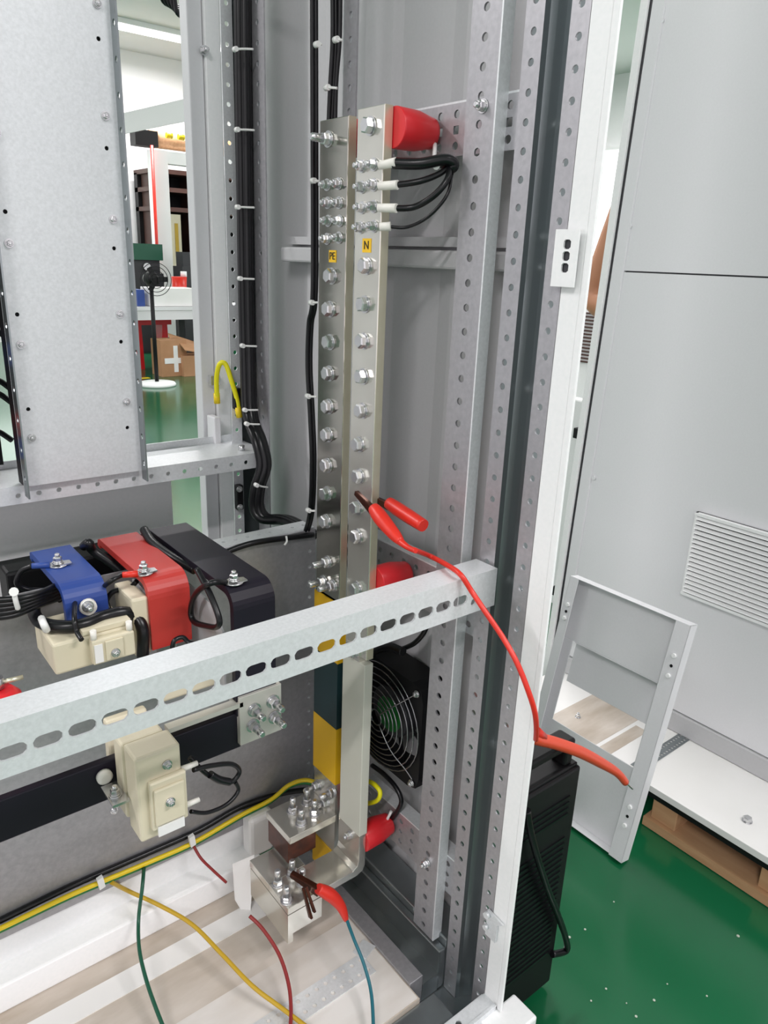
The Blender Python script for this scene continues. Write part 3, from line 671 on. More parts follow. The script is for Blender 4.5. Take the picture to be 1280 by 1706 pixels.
# left red stud insulator
t = thing('standoff_insulator', Yp(5,1165,.3), 'red cone insulator with a threaded rod at the left edge', 'insulator')
a = Yp(2,1190,.33); MB().lathe(a+V((0,0,-.015)), a+V((0,0,.03)), [(0,.024),(.8,.022),(1,.014)], 20).build('insulator_body', 'red', t)
a2 = Yp(2,1136,.33); MB().cyl(a2+V((-.004,0,-.006)), a2+V((-.004,0,.006)), .007, n=6).build('nut', 'zinc', t)
MB().cyl(Yp(5,1136,.33), Yp(38,1128,.33), .0025, n=10).build('rod', 'gold', t)

# ------------------------------------------------------------------ axial fan on the side panel
FY, FZ = .283, .470
fn = thing('cooling_fan', (.02,FY,FZ-.09), 'black square cooling fan with a chrome ring guard on the side wall', 'fan')
fb = MB(); hw = .086; K = 40
poly = []
for q in range(K):
    a = 2*math.pi*q/K; poly.append((a, hw/max(abs(math.cos(a)), abs(math.sin(a)))*.985))
vs = []
for xx in (0., .045):
    for a, rr in poly: vs.append((xx, FY+min(rr, .112)*math.cos(a), FZ+min(rr, .112)*math.sin(a)))
for xx in (0., .045):
    for a, rr in poly: vs.append((xx, FY+.080*math.cos(a), FZ+.080*math.sin(a)))
fs = []
for i in range(K):
    j = (i+1) % K; fs += [(i,j,2*K+j,2*K+i),(K+i,3*K+i,3*K+j,K+j),(i,K+i,K+j,j),(2*K+i,2*K+j,3*K+j,3*K+i)]
fb.add(vs, fs); fb.build('fan_frame', 'black', fn)
hb_ = MB().cyl((.012,FY,FZ),(.042,FY,FZ),.04,n=30).build('hub', 'copperblk', fn, bevel=.003)
MB().cyl((.0115,FY,FZ-.004),(.0121,FY,FZ-.004),.027,n=28).build('hub_sticker', 'grn', hb_)
for k in range(7):
    a = k*2*math.pi/7
    c_, s_ = math.cos(a), math.sin(a)
    MB().obox((.028,FY+.059*c_,FZ+.059*s_),(0,.02*c_,.02*s_),(.009,-.016*s_,.016*c_),(.001,0,0)).build('blade', 'black', fn)
g = MB()
for i, r in enumerate((.012,.021,.030,.039,.048,.057,.066,.075,.083)):
    xx = -.012+.009*max(0,(r-.05)/.033)**1
    g.tube([(xx,FY+r*math.cos(q*math.pi/16),FZ+r*math.sin(q*math.pi/16)) for q in range(32)], .0011, 6, 1, True)
for a in (.75, 2.35, 3.9, 5.5): g.tube([(-.013,FY+.01*math.cos(a),FZ+.01*math.sin(a)),(-.013,FY+.05*math.cos(a),FZ+.05*math.sin(a)),(-.003,FY+.084*math.cos(a),FZ+.084*math.sin(a)),(0,FY+.1*math.cos(a),FZ+.1*math.sin(a))], .0011, 6, 4)
g.build('ring_guard', 'chromedk', fn)
for a in (.785, 2.356, 3.927, 5.498): bolt(TINY, (-.001,FY+.103*math.cos(a),FZ+.103*math.sin(a)), (-1,0,0), fn)
GF = 'black fan leads on the side wall'
cable('fan_lead', 'black lead hanging from the fan and curving back to the red insulator', [ax(620,1275,.0),ax(640,1290,.0),ax(660,1312,.0),ax(669,1335,.0),ax(660,1355,.0),ax(648,1368,.0)], .0036, 'cable', group=GF)
cable('fan_lead', 'thin black lead ending beside the post below the fan', [ax(690,1290,.01),ax(700,1296,.01),ax(714,1312,.01)], .003, 'cable', group=GF)
cable('fan_lead', 'pair of black leads rising from the fan top behind the beam', [ax(668,1082,.01),ax(690,1072,.01),ax(706,1055,.01),ax(712,1040,.01)], .0035, 'cable', group=GF)
cable('fan_lead', 'black lead lying on the fan top', [ax(600,1098,.0),ax(625,1084,.0),ax(650,1078,.0),ax(672,1086,.0)], .006, 'cable', group=GF)
MB().tube([ax(652,1352,-.006),ax(647,1362,-.008),ax(641,1374,-.008)], .0022, 8).build('cable_tie', 'tie', label='white cable tie knotted on the fan lead at the lower red insulator', cat='cable tie')
lt = cable('earth_loop', 'yellow green wire looping out right of the ivory sleeved busbar', [ax(600,1303,-.03),ax(618,1303,-.03),ax(633,1318,-.03),ax(628,1334,-.03),ax(604,1340,-.03)], .0034, 'yelg')

# ------------------------------------------------------------------ cable runs
def bundle(name, label, pts, r, ties, n=3, mt='cable'):
    t = thing(name, pts[0], label, 'cable')
    for k in range(n):
        a = 2*math.pi*k/n; off = V((math.cos(a)*r*.55, math.sin(a)*r*.45, 0))
        MB().tube([V(p)+off for p in pts], r*.62, 10).build('cable', mt, t)
    for (p, q) in ties:
        ct_ = MB().tube([p, (p+q)/2+V((-.001,-.001,0)), q], .0015, 8).build('cable_tie', 'tie', t)
        MB().lathe(p+V((0,.003,0)), p+V((0,-.004,0)), [(0,.0036),(1,.0034)], 10).build('tie_head', 'tie', ct_)
    return t
W = -.0
bt = [(392,82,422,82),(395,216,424,217),(396,345,424,346),(400,464,424,465),(404,576,428,577),(408,683,430,683),(411,706,433,707),(428,808,446,812)]
bundle('cable_bundle', 'thick black cable bundle tied down the left post with white ties', [Yp(404,-60,.640),Yp(405,80,.640),Yp(408,300,.640),Yp(410,460,.640),Yp(413,600,.636),Yp(417,690,.62),Yp(432,735,.585),Yp(440,775,.572),Yp(430,812,.575),Yp(428,845,.575),Yp(442,864,.56),Yp(475,866,.53),Yp(503,880,.48),Yp(521,893,.455)], .0115,
  [(Yp(a,b,.615),Yp(c_,d_,.61)) for a,b,c_,d_ in bt[:6]]+[(Yp(411,706,.60),Yp(433,707,.595)),(Yp(427,808,.555),Yp(446,812,.56))], 4)
bundle('cable_bundle', 'slim black cable bundle hanging left of the PE busbar', [ax(523,-60,-.03),ax(524,200,-.03),ax(524,480,-.03),ax(517,540,-.03),ax(515,610,-.03),ax(519,690,-.03),ax(522,770,-.03),ax(519,850,-.03),ax(510,888,-.03)], .0048,
  [(ax(522,301,-.045),ax(532,302,-.04)),(ax(519,504,-.045),ax(530,504,-.04)),(ax(513,660,-.045),ax(528,661,-.04)),(ax(514,850,-.045),ax(526,851,-.04)),(ax(528,74,-.045),ax(536,74,-.04))], 2)
bundle('cable_bundle', 'black cables dropping behind the top of the PE busbar', [ax(556,-60,-.02),ax(557,60,-.02),ax(553,140,-.02),ax(550,210,-.02),ax(550,260,-.02)], .0042, [(ax(545,146,-.035),ax(562,147,-.03)),(ax(560,66,-.035),ax(570,67,-.03))], 2)
cable('black_cable', 'single black cable dropping close to the rear perforated strip', [ax(567,-60,-.015),ax(566,60,-.015),ax(560,140,-.015),ax(558,230,-.015)], .003, 'cable')
cc = cable('black_cable', 'black cable lying along the top edge of the lower mounting plate', [Yp(522,891,.437),Yp(480,896,.436),Yp(430,903,.436),Yp(400,911,.438),Yp(372,922,.44)], .0042, 'cable')
MB().tube([Yp(477,893,.432),Yp(478,902,.43),Yp(474,908,.43)], .0016, 8).build('cable_tie', 'tie', cc)
# wires from the N busbar
GN = 'black wires lugged to the N busbar'
def nwire(label, pts, r, sl):
    t = thing('lugged_wire', pts[0], label, 'cable', GN)
    MB().tube(pts, r, 10).build('wire', 'cable', t)
    MB().cyl(sl[0], sl[1], .0042, .0048, 12).build('sleeve', 'ivory', t)
X0 = -.074
nwire('topmost thick black wire with an ivory sleeve from the N busbar', [ax(655,272,-.068),ax(700,273,-.05),ax(740,266,-.03),ax(756,272,-.02),ax(752,280,-.02),ax(735,270,-.02)], .0058, (ax(633,276,X0),ax(660,270,-.068)))
nwire('second black wire with an ivory sleeve from the N busbar', [ax(660,308,-.066),ax(700,302,-.05),ax(735,288,-.03),ax(750,272,-.02)], .0032, (ax(632,310,X0),ax(663,308,-.066)))
nwire('third black wire with an ivory sleeve from the N busbar', [ax(658,347,-.066),ax(690,345,-.05),ax(722,327,-.04),ax(745,300,-.03),ax(750,272,-.02)], .0034, (ax(631,346,X0),ax(661,347,-.066)))
nwire('lowest thin black wire from the N busbar', [ax(650,378,-.064),ax(680,378,-.05),ax(715,360,-.04),ax(745,325,-.03),ax(753,290,-.02)], .0018, (ax(633,378,X0),ax(651,377,-.066)))
t = thing('cable_tie', ax(725,250,-.01), 'white cable tie holding the wire loop under the top bracket', 'cable tie')
MB().tube([ax(725,240,-.004),ax(724,262,-.012)], .0024, 8, 1).build('strap', 'tie', t); MB().lathe(ax(727,276,-.03), ax(727,276,-.036), [(0,.004),(1,.004)], 10).build('tie_head', 'tie', t)
# yellow green earth cable and black one along the ledge
ye = thing('earth_cable', Yp(240,1440,.43), 'yellow and green earth cable running along the ledge under the lower plate', 'cable')
yp = [Yp(-60,1572,.43),Yp(0,1546,.43),Yp(120,1489,.43),Yp(240,1439,.43),Yp(320,1404,.43),Yp(400,1358,.43),Yp(450,1332,.43),Yp(480,1308,.42),Yp(510,1300,.40),Yp(540,1312,.37)]
MB().tube([p+V((0,-.004,.003)) for p in yp], .0034, 10).build('yellow_core', 'yel', ye)
MB().tube([p+V((0,-.001,-.003)) for p in yp], .0036, 10).build('green_core', 'grn', ye)
for x, y in ((168,1470),(320,1400)):
    p = Yp(x, y, .422); MB().obox(p, (.004,0,.001), (-.001,0,.009), (0,.003,0)).build('clip', 'tie', ye)
cable('black_cable', 'black cable running behind the yellow earth cable', [Yp(-60,1562,.437),Yp(0,1534,.437),Yp(120,1476,.437),Yp(240,1424,.437),Yp(330,1384,.437),Yp(400,1345,.437),Yp(470,1322,.43),Yp(520,1315,.41)], .0045, 'cable')
GW = 'loose test wires over the deck'
cable('loose_wire', 'dark green loose wire hanging over the pale deck', [Yp(240,1446,.425),Yp(237,1480,.40),Z(231,1530,.20),Z(232,1580,.19),Z(243,1630,.18),Z(260,1680,.17),Z(280,1730,.16)], .0026, 'dkg', group=GW)
cable('loose_wire', 'ochre loose wire crossing the pale deck to the bottom edge', [Yp(186,1470,.425),Z(215,1485,.215),Z(265,1508,.20),Z(320,1540,.19),Z(370,1590,.18),Z(420,1642,.17),Z(470,1680,.16),Z(530,1725,.155)], .003, 'ochre', group=GW)
cable('loose_wire', 'short dark red wire stub tied under the ledge cable', [Yp(323,1410,.425),Yp(335,1430,.41),Yp(355,1450,.40),Yp(377,1470,.39)], .0022, 'dkr', group=GW)
cable('loose_wire', 'dark red loose wire running from the clear film to the bottom edge', [Z(416,1526,.21),Z(438,1548,.2),Z(465,1590,.185),Z(481,1640,.17),Z(485,1690,.16),Z(480,1740,.155)], .0026, 'dkr', group=GW)
# clear film strip
fl = MB(); a = Yp(388,1440,.40); b = Yp(424,1425,.37); c_ = Yp(416,1540,.36); d_ = Yp(392,1500,.38)
fl.add([a,b,c_,d_]+[p+V((0,.0015,0)) for p in (a,b,c_,d_)], [(0,1,2,3),(7,6,5,4),(0,4,5,1),(1,5,6,2),(2,6,7,3),(3,7,4,0)])
fl.build('protective_film', 'deckw', label='white protective film strip hanging left of the bolted plate', cat='film')

# ------------------------------------------------------------------ crocodile clips
def handle(pts, r, mt, par, nm='handle'): MB().tube(pts, r, 12).build(nm, mt, par)
cl = thing('crocodile_clip', ax(600,830,-.07), 'red handled crocodile clip biting the N busbar, with a red lead', 'clip')
def jaw(p, q, w0, h, par):
    d = (q-p); s = d.cross(V((1,0,0))).normalized(); n_ = d.normalized().cross(s)
    mb = MB(); mb.prism([p-s*w0*.5, q-s*w0, q+s*w0, p+s*w0*.5], n_*h); mb.build('jaw', 'copper', par, bevel=.001)
jaw(ax(597,820,-.079), ax(632,858,-.082), .006, .006, cl); jaw(ax(612,822,-.05), ax(652,843,-.052), .005, .006, cl)
handle([ax(622,845,-.083),ax(634,862,-.084),ax(650,882,-.085),ax(668,903,-.086)], [.0065,.0088,.0092,.0085,.0075,.0045], 'rubred', cl)
handle([ax(668,903,-.086),ax(680,912,-.087),ax(693,918,-.088)], [.0045,.0032,.0028], 'rubred', cl, 'boot_end')
handle([ax(648,838,-.055),ax(670,853,-.055),ax(706,876,-.055)], [.0075,.0085,.0085,.0075], 'rubred', cl)
w1 = az(748,943,.7805); w2 = az(768,958,.7795)
MB().tube([ax(690,916,-.088), ay(718,927,.15), w1, w2, ay(786,985,.073), ay(806,1015,.055), ay(838,1062,.03), ay(862,1105,.008), ay(880,1150,-.008), ay(891,1185,-.014), ay(894,1212,-.010), ay(893,1232,.0)], .0030, 10).build('red_lead', 'rubred', cl)
cl = thing('crocodile_clip', az(505,1475,.26), 'crocodile clip on the lower bolted plate with a red boot and a blue green lead', 'clip')
jaw(az(488,1452,.275), ay(535,1482,.235), .008, .008, cl)
jaw(ay(507,1478,.238), ay(520,1528,.225), .004, .004, cl); jaw(ay(512,1476,.235), ay(526,1518,.222), .003, .004, cl)
handle([ay(530,1480,.232),ay(552,1492,.225),ay(568,1510,.218),ay(577,1533,.212)], [.007,.0095,.0085,.0065,.0035], 'rubred', cl)
MB().tube([ay(577,1530,.213), az(590,1565,.205), az(606,1605,.19), az(618,1650,.175), az(622,1700,.165), az(622,1740,.16)], .0024, 10).build('lead', 'teal', cl)

# rear post earthing loop and top wires
t = thing('earth_strap', Yp(375,640,.69), 'bright yellow looped earth wire on the rear post', 'cable')
MB().tube([Yp(362,665,.68),Yp(361,630,.67),Yp(366,607,.66),Yp(376,607,.655),Yp(386,635,.65),Yp(395,665,.65),Yp(398,690,.65)], .0040, 10).build('wire', 'yelg', t)
MB().tube([Yp(361,655,.68),Yp(362,672,.68)], .0052, 10, 1).build('lug_sleeve', 'yel', t); MB().tube([Yp(396,678,.65),Yp(399,695,.65)], .0052, 10, 1).build('lug_sleeve', 'yel', t)
MB().box(-.056,-.040,.69,.70,.895,.91).build('lug', 'zinc', t)
t = thing('post_hinge', Yp(398,830,.655), 'black hinge block bolted on the rear post under the rail', 'hinge')
p = Yp(396,828,.655); MB().box(p.x-.004,p.x+.008,.648,.659,p.z-.022,p.z+.022).build('block', 'black', t, bevel=.002)
for dz in (-.016,.016): bolt(TINY, (p.x,.648,p.z+dz), (0,-1,0), t)
p = Yp(394,665,.655); MB().box(p.x-.006,p.x+.008,.648,.659,p.z-.016,p.z+.018).build('post_hinge', 'black', label='black hinge block beside the yellow earth wire', cat='hinge', bevel=.002)
GT = 'black cables at the top of the rear post'
for k in range(5):
    cable('black_cable', 'black cable bending into the rear post at the top edge', [Yp(262+k*7,-40,.78-.006*k),Yp(272+k*5,2+k,.78-.006*k),Yp(300,12+k*3.5,.78-.006*k),Yp(330,12+k*3.5,.775),Yp(362,2+k*3,.775)], .0032, 'cable', group=GT)
bolt(SM, (Yp(340,84,.70).x,.70,Yp(340,84,.70).z), (0,-1,0), cab)

# ------------------------------------------------------------------ the neighbouring grey cabinet on its pallet
CX = .856
nb = thing('grey_cabinet', (CX, .2, .1), 'pale grey enclosure with a large louvred back panel standing on a pallet', 'cabinet')
Mx = Matrix.Rotation(math.radians(-1.6), 4, 'X')
YE = .60
def ylean(z): return .62-(z-.292)*.028
pl = MB(); za, zb_ = .155, 1.095
for (z0, z1) in ((.155,1.094),(1.0972,2.0)):
    pl.prism([(CX,-1.2,z0),(CX,ylean(z0)-.03,z0),(CX,ylean(z1)-.03,z1),(CX,-1.2,z1)], (.012,0,0))
pl.build('back_panel', 'grey2', nb)
MB().prism([(CX+.004,-1.2,1.09),(CX+.004,.56,1.09),(CX+.004,.56,1.10),(CX+.004,-1.2,1.10)], (.004,0,0)).build('panel_seam', 'copperblk', nb)
MB().prism([(CX-.004,ylean(.06)-.035,.06),(CX-.004,ylean(.06)-.005,.06),(CX-.004,ylean(2.)-.005,2.),(CX-.004,ylean(2.)-.035,2.)], (.02,0,0)).build('edge_profile', 'grey2', nb, bevel=.003)
MB().prism([(CX-.002,ylean(.06)-.004,.06),(CX-.002,ylean(.06)+.001,.06),(CX-.002,ylean(2.)+.001,2.),(CX-.002,ylean(2.)-.004,2.)], (.012,0,0)).build('rubber_seal', 'copperblk', nb)
MB().prism([(CX-.010,ylean(.06)+.001,.06),(CX-.010,ylean(.06)+.018,.06),(CX-.010,ylean(2.)+.018,2.),(CX-.010,ylean(2.)+.001,2.)], (.02,0,0)).build('outer_edge', 'white', nb, bevel=.002)
MB().box(CX-.006,CX+.012,-1.2,.60,.105,.152).build('bottom_rail', 'grey', nb, bevel=.002)
MB().box(.641,CX,-1.2,.60,.089,.104).build('bottom_deck', 'deckw', nb, bevel=.001)
MB().box(.655,CX,.34,.47,.104,.1048).box(.66,.8,.30,.33,.104,.1048).build('deck_board', 'deck', nb)
dm = MB(); c = []
for k in range(19):
    for j in range(2): c.append((k*.010,(k+1)*.010,j*.014,(j+1)*.014,((k+.5)*.010,(j+.5)*.014,.0026,0)))
dm.perf((.665,.225,.1045),(1,0,0),(0,1,0),(0,0,1),.0012,c); dm.build('perforated_strip', 'galvs', nb)
bolt(BIG, az(1245,1368,.104), (0,0,1), nb); bolt(SM, az(963,1195,.104), (0,0,1), nb)
for x, y in ((1050,377),(1020,528),(990,796),(1103,35)):
    p = ax(x, y, CX); MB().cyl((CX-.003,p.y,p.z),(CX,p.y,p.z),.0055,n=12).build('rivet', 'grey2', nb)
# louvre grille
gr = MB(); gy1 = .303; gz0, gz1 = .437, .624
gr.box(CX-.004,CX,-.05,gy1,gz0,gz1)
gr.build('louvre_back', 'copperblk', nb)
gl = MB(); nl = 17
for k in range(nl):
    z = gz0+.006+(gz1-gz0-.012)*(k+.5)/nl; h = (gz1-gz0-.012)/nl
    gl.obox((CX-.010,(gy1-.05)/2,z), (0,(gy1+.05)/2-.004,0), (.0035,0,h*.30), (.0010,0,-.0002))
gl.box(CX-.014,CX,-.05,gy1,gz1-.006,gz1); gl.box(CX-.014,CX,-.05,gy1,gz0,gz0+.006); gl.box(CX-.012,CX,gy1-.005,gy1,gz0,gz1)
gl.build('louvre_grille', 'white', nb)
# pallet
pa = thing('wooden_pallet', (.75,.0,0), 'pine pallet under the pale grey enclosure', 'pallet')
MB().box(.645,.72,-1.2,.195,.002,.022).build('bottom_board', 'wood', pa); MB().box(.86,.95,-1.2,.195,.002,.022).build('bottom_board', 'wood', pa)
for y in (.13,-.095,-.5): MB().box(.655,.72,y,y+.055,.022,.070).build('block', 'wood', pa, bevel=.002); MB().box(.86,.93,y,y+.055,.022,.070).build('block', 'wood', pa)
MB().box(.65,.95,-1.2,.60,.071,.0885).build('top_board', 'black', pa)
# leaning sheet metal frame
tr = thing('door_frame_tray', (.53,.28,0), 'pale grey sheet metal frame with a window leaning against the grey enclosure', 'sheet metal frame')
o_ = V((.532,.152,.003)); yv = V((0,1,0)); zv = (V((.632,.152,.488))-o_); LH = zv.length; zv.normalize(); nv = yv.cross(zv)
if nv.x > 0: nv = -nv
WT = .272
def TB(a0, a1, b0, b1, c0, c1, nm, mt='grey2'):
    mb = MB(); c = o_+yv*((a0+a1)/2)+zv*((b0+b1)/2)+nv*((c0+c1)/2); mb.obox(c, yv*(a1-a0)/2, zv*(b1-b0)/2, nv*(c1-c0)/2); mb.build(nm, mt, tr, bevel=.001)
wb, wt_ = LH*.36, LH*.725
TB(.0,WT,.0,wb,-.002,0,'lower_panel'); TB(0,WT,wt_,LH,-.002,0,'upper_panel'); TB(0,.042,wb,wt_,-.002,0,'side_web'); TB(WT-.03,WT,wb,wt_,-.002,0,'side_web')
TB(0,.03,.0,LH,.022,.024,'right_flange'); TB(0,.002,0,LH,0,.024,'flange_edge'); TB(.028,.03,.0,LH,0,.022,'flange_edge')
TB(WT-.022,WT,0,LH,.022,.024,'left_flange'); TB(WT-.002,WT,0,LH,0,.024,'flange_edge')
TB(0,WT,LH-.002,LH,0,.024,'top_flange'); TB(.03,WT-.022,0,.002,0,.02,'bottom_flange')
TB(.04,WT-.035,wt_-.002,wt_,-.03,0,'window_lip'); TB(.035,WT-.020,wt_-.10,wt_-.002,-.032,-.03,'window_rear_strip')
for b in (.39,.43,.075,.115):
    p = o_+yv*.014+zv*b+nv*.024; MB().cyl(p, p+nv*.004, .005, .004, 12).build('rivet', 'white', tr)
for b in (.41,.095):
    p = o_+yv*.014+zv*b+nv*.0245; MB().cyl(p, p+nv*.001, .003, n=10).build('screw_hole', 'black', tr)
for b in (.405,.435):
    p = o_+yv*(WT-.012)+zv*b+nv*.024; MB().cyl(p, p+nv*.004, .005, .004, 12).build('rivet', 'white', tr)
p = o_+yv*(WT-.012)+zv*.42+nv*.0245; MB().cyl(p, p+nv*.001, .003, n=10).build('screw_hole', 'black', tr)

# ------------------------------------------------------------------ black test unit on the floor
mc = thing('test_unit', (.13,.2,0), 'tall black power test unit with a carry handle on the green floor', 'test unit')
mx0, mx1, my0, my1, mz = .055, .197, .07, .40, .425
MB().box(mx0,mx1,my0,my1,.012,mz).build('case', 'black', mc, bevel=.004)
MB().box(mx0+.006,mx1-.004,my0+.004,my1-.01,mz,mz+.006).build('top_cover', 'black', mc, bevel=.002)
for x in (mx0+.02,mx1-.02):
    for y in (my0+.03,my1-.03): MB().cyl((x,y,0),(x,y,.0125),.012).build('foot', 'black', mc)
vt = MB()
for k in range(4): vt.box(mx0+.025,mx1-.02,my0-.002,my0+.001,.350+k*.010,.354+k*.010)
for k in range(22): vt.box(mx0+.02,mx1-.018,my0-.002,my0+.001,.085+k*.0105,.0895+k*.0105)
vt.build('vent_slots', 'cable', mc)
hn = MB(); hn.box(mx0+.015,mx0+.033,my0+.008,my0+.034,mz+.005,mz+.042); hn.box(mx1-.030,mx1-.012,my0+.008,my0+.034,mz+.005,mz+.042)
hn.box(mx0+.015,mx1-.012,my0+.006,my0+.036,mz+.034,mz+.048); hn = hn.build('handle', 'black', mc, bevel=.004)
MB().cyl((mx0+.012,my0+.02,mz+.02),(mx0+.016,my0+.02,mz+.02),.007).build('handle_screw', 'zinc', hn)
MB().box(mx0,mx1-.05,my0+.10,my0+.16,mz+.006,mz+.030).build('top_panel', 'ivory', mc); MB().box(mx0+.02,mx1-.045,my0+.075,my0+.095,mz+.006,mz+.03).build('red_terminal', 'rubred', mc)
for x, z in ((mx0+.012,.335),(mx0+.012,.17),(mx0+.008,.03)): bolt(TINY, (x,my0,z), (0,-1,0), mc)
t = thing('orange_red_cable', ay(940,1245,.1), 'thick orange red cable with a bare tip reaching over the test unit', 'cable')
MB().tube([ay(880,1222,.055),ay(893,1230,.055),ay(925,1238,.06),ay(965,1252,.065),ay(1000,1270,.07),ay(1028,1287,.07),ay(1042,1303,.07)], [.0075,.0082,.0085,.0085,.008,.0065,.006], 12).build('sheath', 'orng', t)
MB().cyl(ay(1041,1301,.07), ay(1054,1314,.07), .0022, .0018, 8).build('bare_tip', 'zinc', t)
MB().tube([ay(893,1217,.05),ay(905,1228,.055)], .006, 10).build('second_core', 'rubred', t)
cable('power_cord', 'black power cord drooping down the side of the test unit to the floor', [ay(878,1350,.06),ay(884,1385,.058),ay(896,1430,.055),ay(912,1480,.055),ay(930,1525,.055),ay(942,1560,.058),ay(944,1583,.062),ay(920,1590,.066)], .0052, 'cable')

# ------------------------------------------------------------------ farther enclosures and a worker in the gap
t = thing('white_door_panel', (1.35,1.0,0), 'low white door panel with black latches standing in the gap', 'door panel')
MB().box(1.30,1.34,.86,1.40,.02,.715).build('panel', 'white', t, bevel=.006)
MB().box(1.296,1.30,.878,.884,.05,.66).build('glass_edge', 'dkg', t)
for y_, xx in ((722,968),(985,932)):
    p = ax(xx, y_, 1.295); MB().box(1.28,1.30,p.y-.012,p.y+.018,p.z-.016,p.z+.016).build('latch', 'black', t, bevel=.002)
t = thing('white_enclosure', (2.0,1.5,0), 'tall white enclosure with a ventilation grille behind the low door panel', 'cabinet')
MB().box(1.75,2.15,1.18,1.85,.02,.965).build('body', 'white', t, bevel=.01)
g = MB()
for k in range(15): g.box(1.742,1.75,1.22,1.62,.765+k*.0125,.770+k*.0125)
g.build('grille', 'brown', t); p = ax(989,610,1.74); MB().box(1.725,1.75,p.y-.045,p.y-.005,p.z-.022,p.z+.022).build('latch', 'black', t)

# worker: one continuous skinned body, clothing as children
def skin_body(name, pts, edges, mt, parent=None, sub=2):
    me = bpy.data.meshes.new(name); me.from_pydata([p[:3] for p in pts], edges, []); me.materials.append(M[mt])
    o = bpy.data.objects.new(name, me); COL.objects.link(o)
    sk = o.modifiers.new('skin', 'SKIN'); me.update()
    if not me.skin_vertices:
        bpy.context.view_layer.objects.active = o
    for i, p in enumerate(pts):
        v = me.skin_vertices[0].data[i]; v.radius = (p[3], p[4] if len(p) > 4 else p[3])
    me.skin_vertices[0].data[0].use_root = True
    sk.use_smooth_shade = True
    ss = o.modifiers.new('sub', 'SUBSURF'); ss.levels = sub; ss.render_levels = sub
    if parent: setp(o, parent)
    return o
ex = ax(1010,455,2.35); hx, hy = 2.72, ex.y-.10
AX = 1.08
sh = ax(1095,255,AX); el = ax(990,500,AX); 
bx_, by_ = AX+.10, sh.y-.20       # hips / spine
pts = [(bx_,by_,.95,.15,.11),(bx_,by_,1.12,.14,.10),(bx_,by_,1.30,.16,.11),(bx_,by_,1.44,.12,.09),(bx_,by_,1.53,.055),(bx_-.01,by_,1.60,.075,.085),(bx_-.015,by_,1.69,.082,.098),(bx_,by_,1.77,.05,.06),
 (sh.x+.05,sh.y-.06,1.42,.07),(sh.x,sh.y,sh.z+.03,.058),(el.x,el.y,el.z+.0,.046),(el.x-.03,el.y-.10,el.z-.02,.040),(el.x-.05,el.y-.22,el.z-.03,.030),
 (bx_,by_-.17,1.42,.06),(bx_,by_-.22,1.15,.045),(bx_-.06,by_-.20,.92,.032),
 (bx_,by_+.09,.80,.095),(bx_,by_+.10,.50,.060),(bx_,by_+.10,.12,.042),(bx_-.1,by_+.11,.04,.035),
 (bx_,by_-.09,.80,.095),(bx_,by_-.10,.50,.060),(bx_,by_-.10,.12,.042),(bx_-.1,by_-.11,.04,.035)]
ed = [(0,1),(1,2),(2,3),(3,4),(4,5),(5,6),(6,7),(3,8),(8,9),(9,10),(10,11),(11,12),(3,13),(13,14),(14,15),(0,16),(16,17),(17,18),(18,19),(0,20),(20,21),(21,22),(22,23)]
def hand(base, d, s_, ns):
    """palm vertex chain with five fingers; returns extra points and edges"""
    d = V(d).normalized(); s_ = V(s_).normalized(); up = d.cross(s_); q = []; e = []
    b = V(base); palm = b+d*.05; q.append((*palm, .022, .030)); e.append((ns, 'p'))
    return palm, q
wr = len(pts)
def add_hand(wi, d, s_):
    d = V(d).normalized(); s_ = V(s_).normalized(); up = d.cross(s_)
    w0 = V(pts[wi][:3]); palm = w0+d*.055; pi = len(pts); pts.append((*palm, .018, .034)); ed.append((wi, pi))
    for k, (o, L) in enumerate(((-.030,.068),(-.010,.078),(.010,.072),(.029,.056))):
        a = palm+d*.035+s_*o; i = len(pts); pts.append((*a, .0095)); ed.append((pi, i))
        a2 = a+d*L*.55-up*.006; pts.append((*a2, .0085)); ed.append((i, i+1))
        a3 = a2+d*L*.40-up*.014; pts.append((*a3, .0070)); ed.append((i+1, i+2))
    a = palm-d*.02-s_*.038; i = len(pts); pts.append((*a, .011)); ed.append((pi, i)); pts.append((*(a+d*.035-s_*.018), .009)); ed.append((i, i+1))
add_hand(12, (-.2,-1,-.1), (-1,.2,0)); add_hand(15, (-.2,.1,-1), (-1,0,.2))
wk = thing('person', (bx_, by_, 0), 'person in a grey work shirt, bare elbow showing between the cabinets', 'person')
skin_body('body', pts, ed, 'skin', wk)
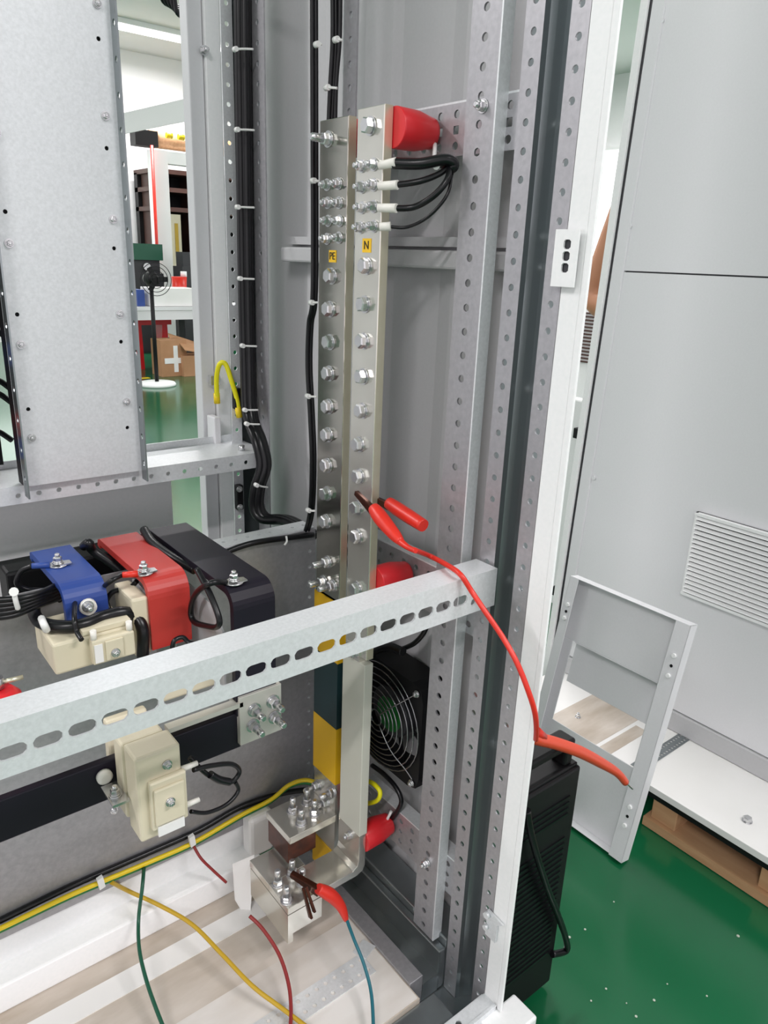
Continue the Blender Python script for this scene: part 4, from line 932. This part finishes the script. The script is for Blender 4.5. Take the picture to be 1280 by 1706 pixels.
skin_body('shirt', [(bx_,by_,.84,.185,.15),(bx_,by_,.98,.18,.145),(bx_,by_,1.12,.17,.13),(bx_,by_,1.30,.175,.125),(bx_,by_,1.45,.125,.095),(sh.x+.05,sh.y-.06,1.43,.078),(sh.x+.01,sh.y-.01,sh.z+.08,.068),(bx_,by_-.17,1.43,.07),(bx_,by_-.21,1.25,.058)], [(0,1),(1,2),(2,3),(3,4),(4,5),(5,6),(4,7),(7,8)], 'shirt', wk)
skin_body('trousers', [(bx_,by_,.95,.165,.13),(bx_,by_+.09,.80,.105),(bx_,by_+.10,.50,.075),(bx_,by_+.10,.10,.06),(bx_,by_-.09,.80,.105),(bx_,by_-.10,.50,.075),(bx_,by_-.10,.10,.06)], [(0,1),(1,2),(2,3),(0,4),(4,5),(5,6)], 'copperblk', wk)
for s_ in (-1,1):
    sho = MB(); sho.obox((bx_-.06,by_+s_*.105,.04),(.125,0,0),(0,.045,0),(0,0,.038)); sho.build('shoe', 'black', wk, bevel=.03)
hr = MB(); hr.lathe((bx_+.015,by_,1.64), (bx_+.01,by_,1.845), [(0,.088),(.3,.107),(.6,.103),(.85,.075),(1,.02)], 24); hr.build('hair', 'black', wk)
fc = MB(); fc.lathe((bx_-.105,by_,1.655),(bx_-.13,by_,1.645),[(0,.02),(1,.008)],10); fc.build('nose', 'skin', wk)
for s_ in (-1,1): MB().lathe((bx_-.098,by_+s_*.033,1.685),(bx_-.106,by_+s_*.033,1.685),[(0,.012),(1,.006)],12).build('eye', 'ink', wk)
MB().box(bx_-.104,bx_-.094,by_-.024,by_+.024,1.605,1.612).build('mouth', 'redsh', wk)

# chips of debris on the green floor
db = MB(); random.seed(3)
for x, y in ((1023,1503),(975,1549),(1010,1648),(1060,1694),(1090,1667),(1112,1640),(1044,1672),(949,1562),(985,1668),(1178,1660),(1230,1560)):
    p = az(x, y, 0); db.cyl(p+V((0,0,.0004)), p+V((0,0,.0014)), random.uniform(.0012,.0028), n=6)
tag(db.build('floor_debris', 'speck'), 'tiny pale chips of debris scattered on the green floor', 'debris', kind='stuff')
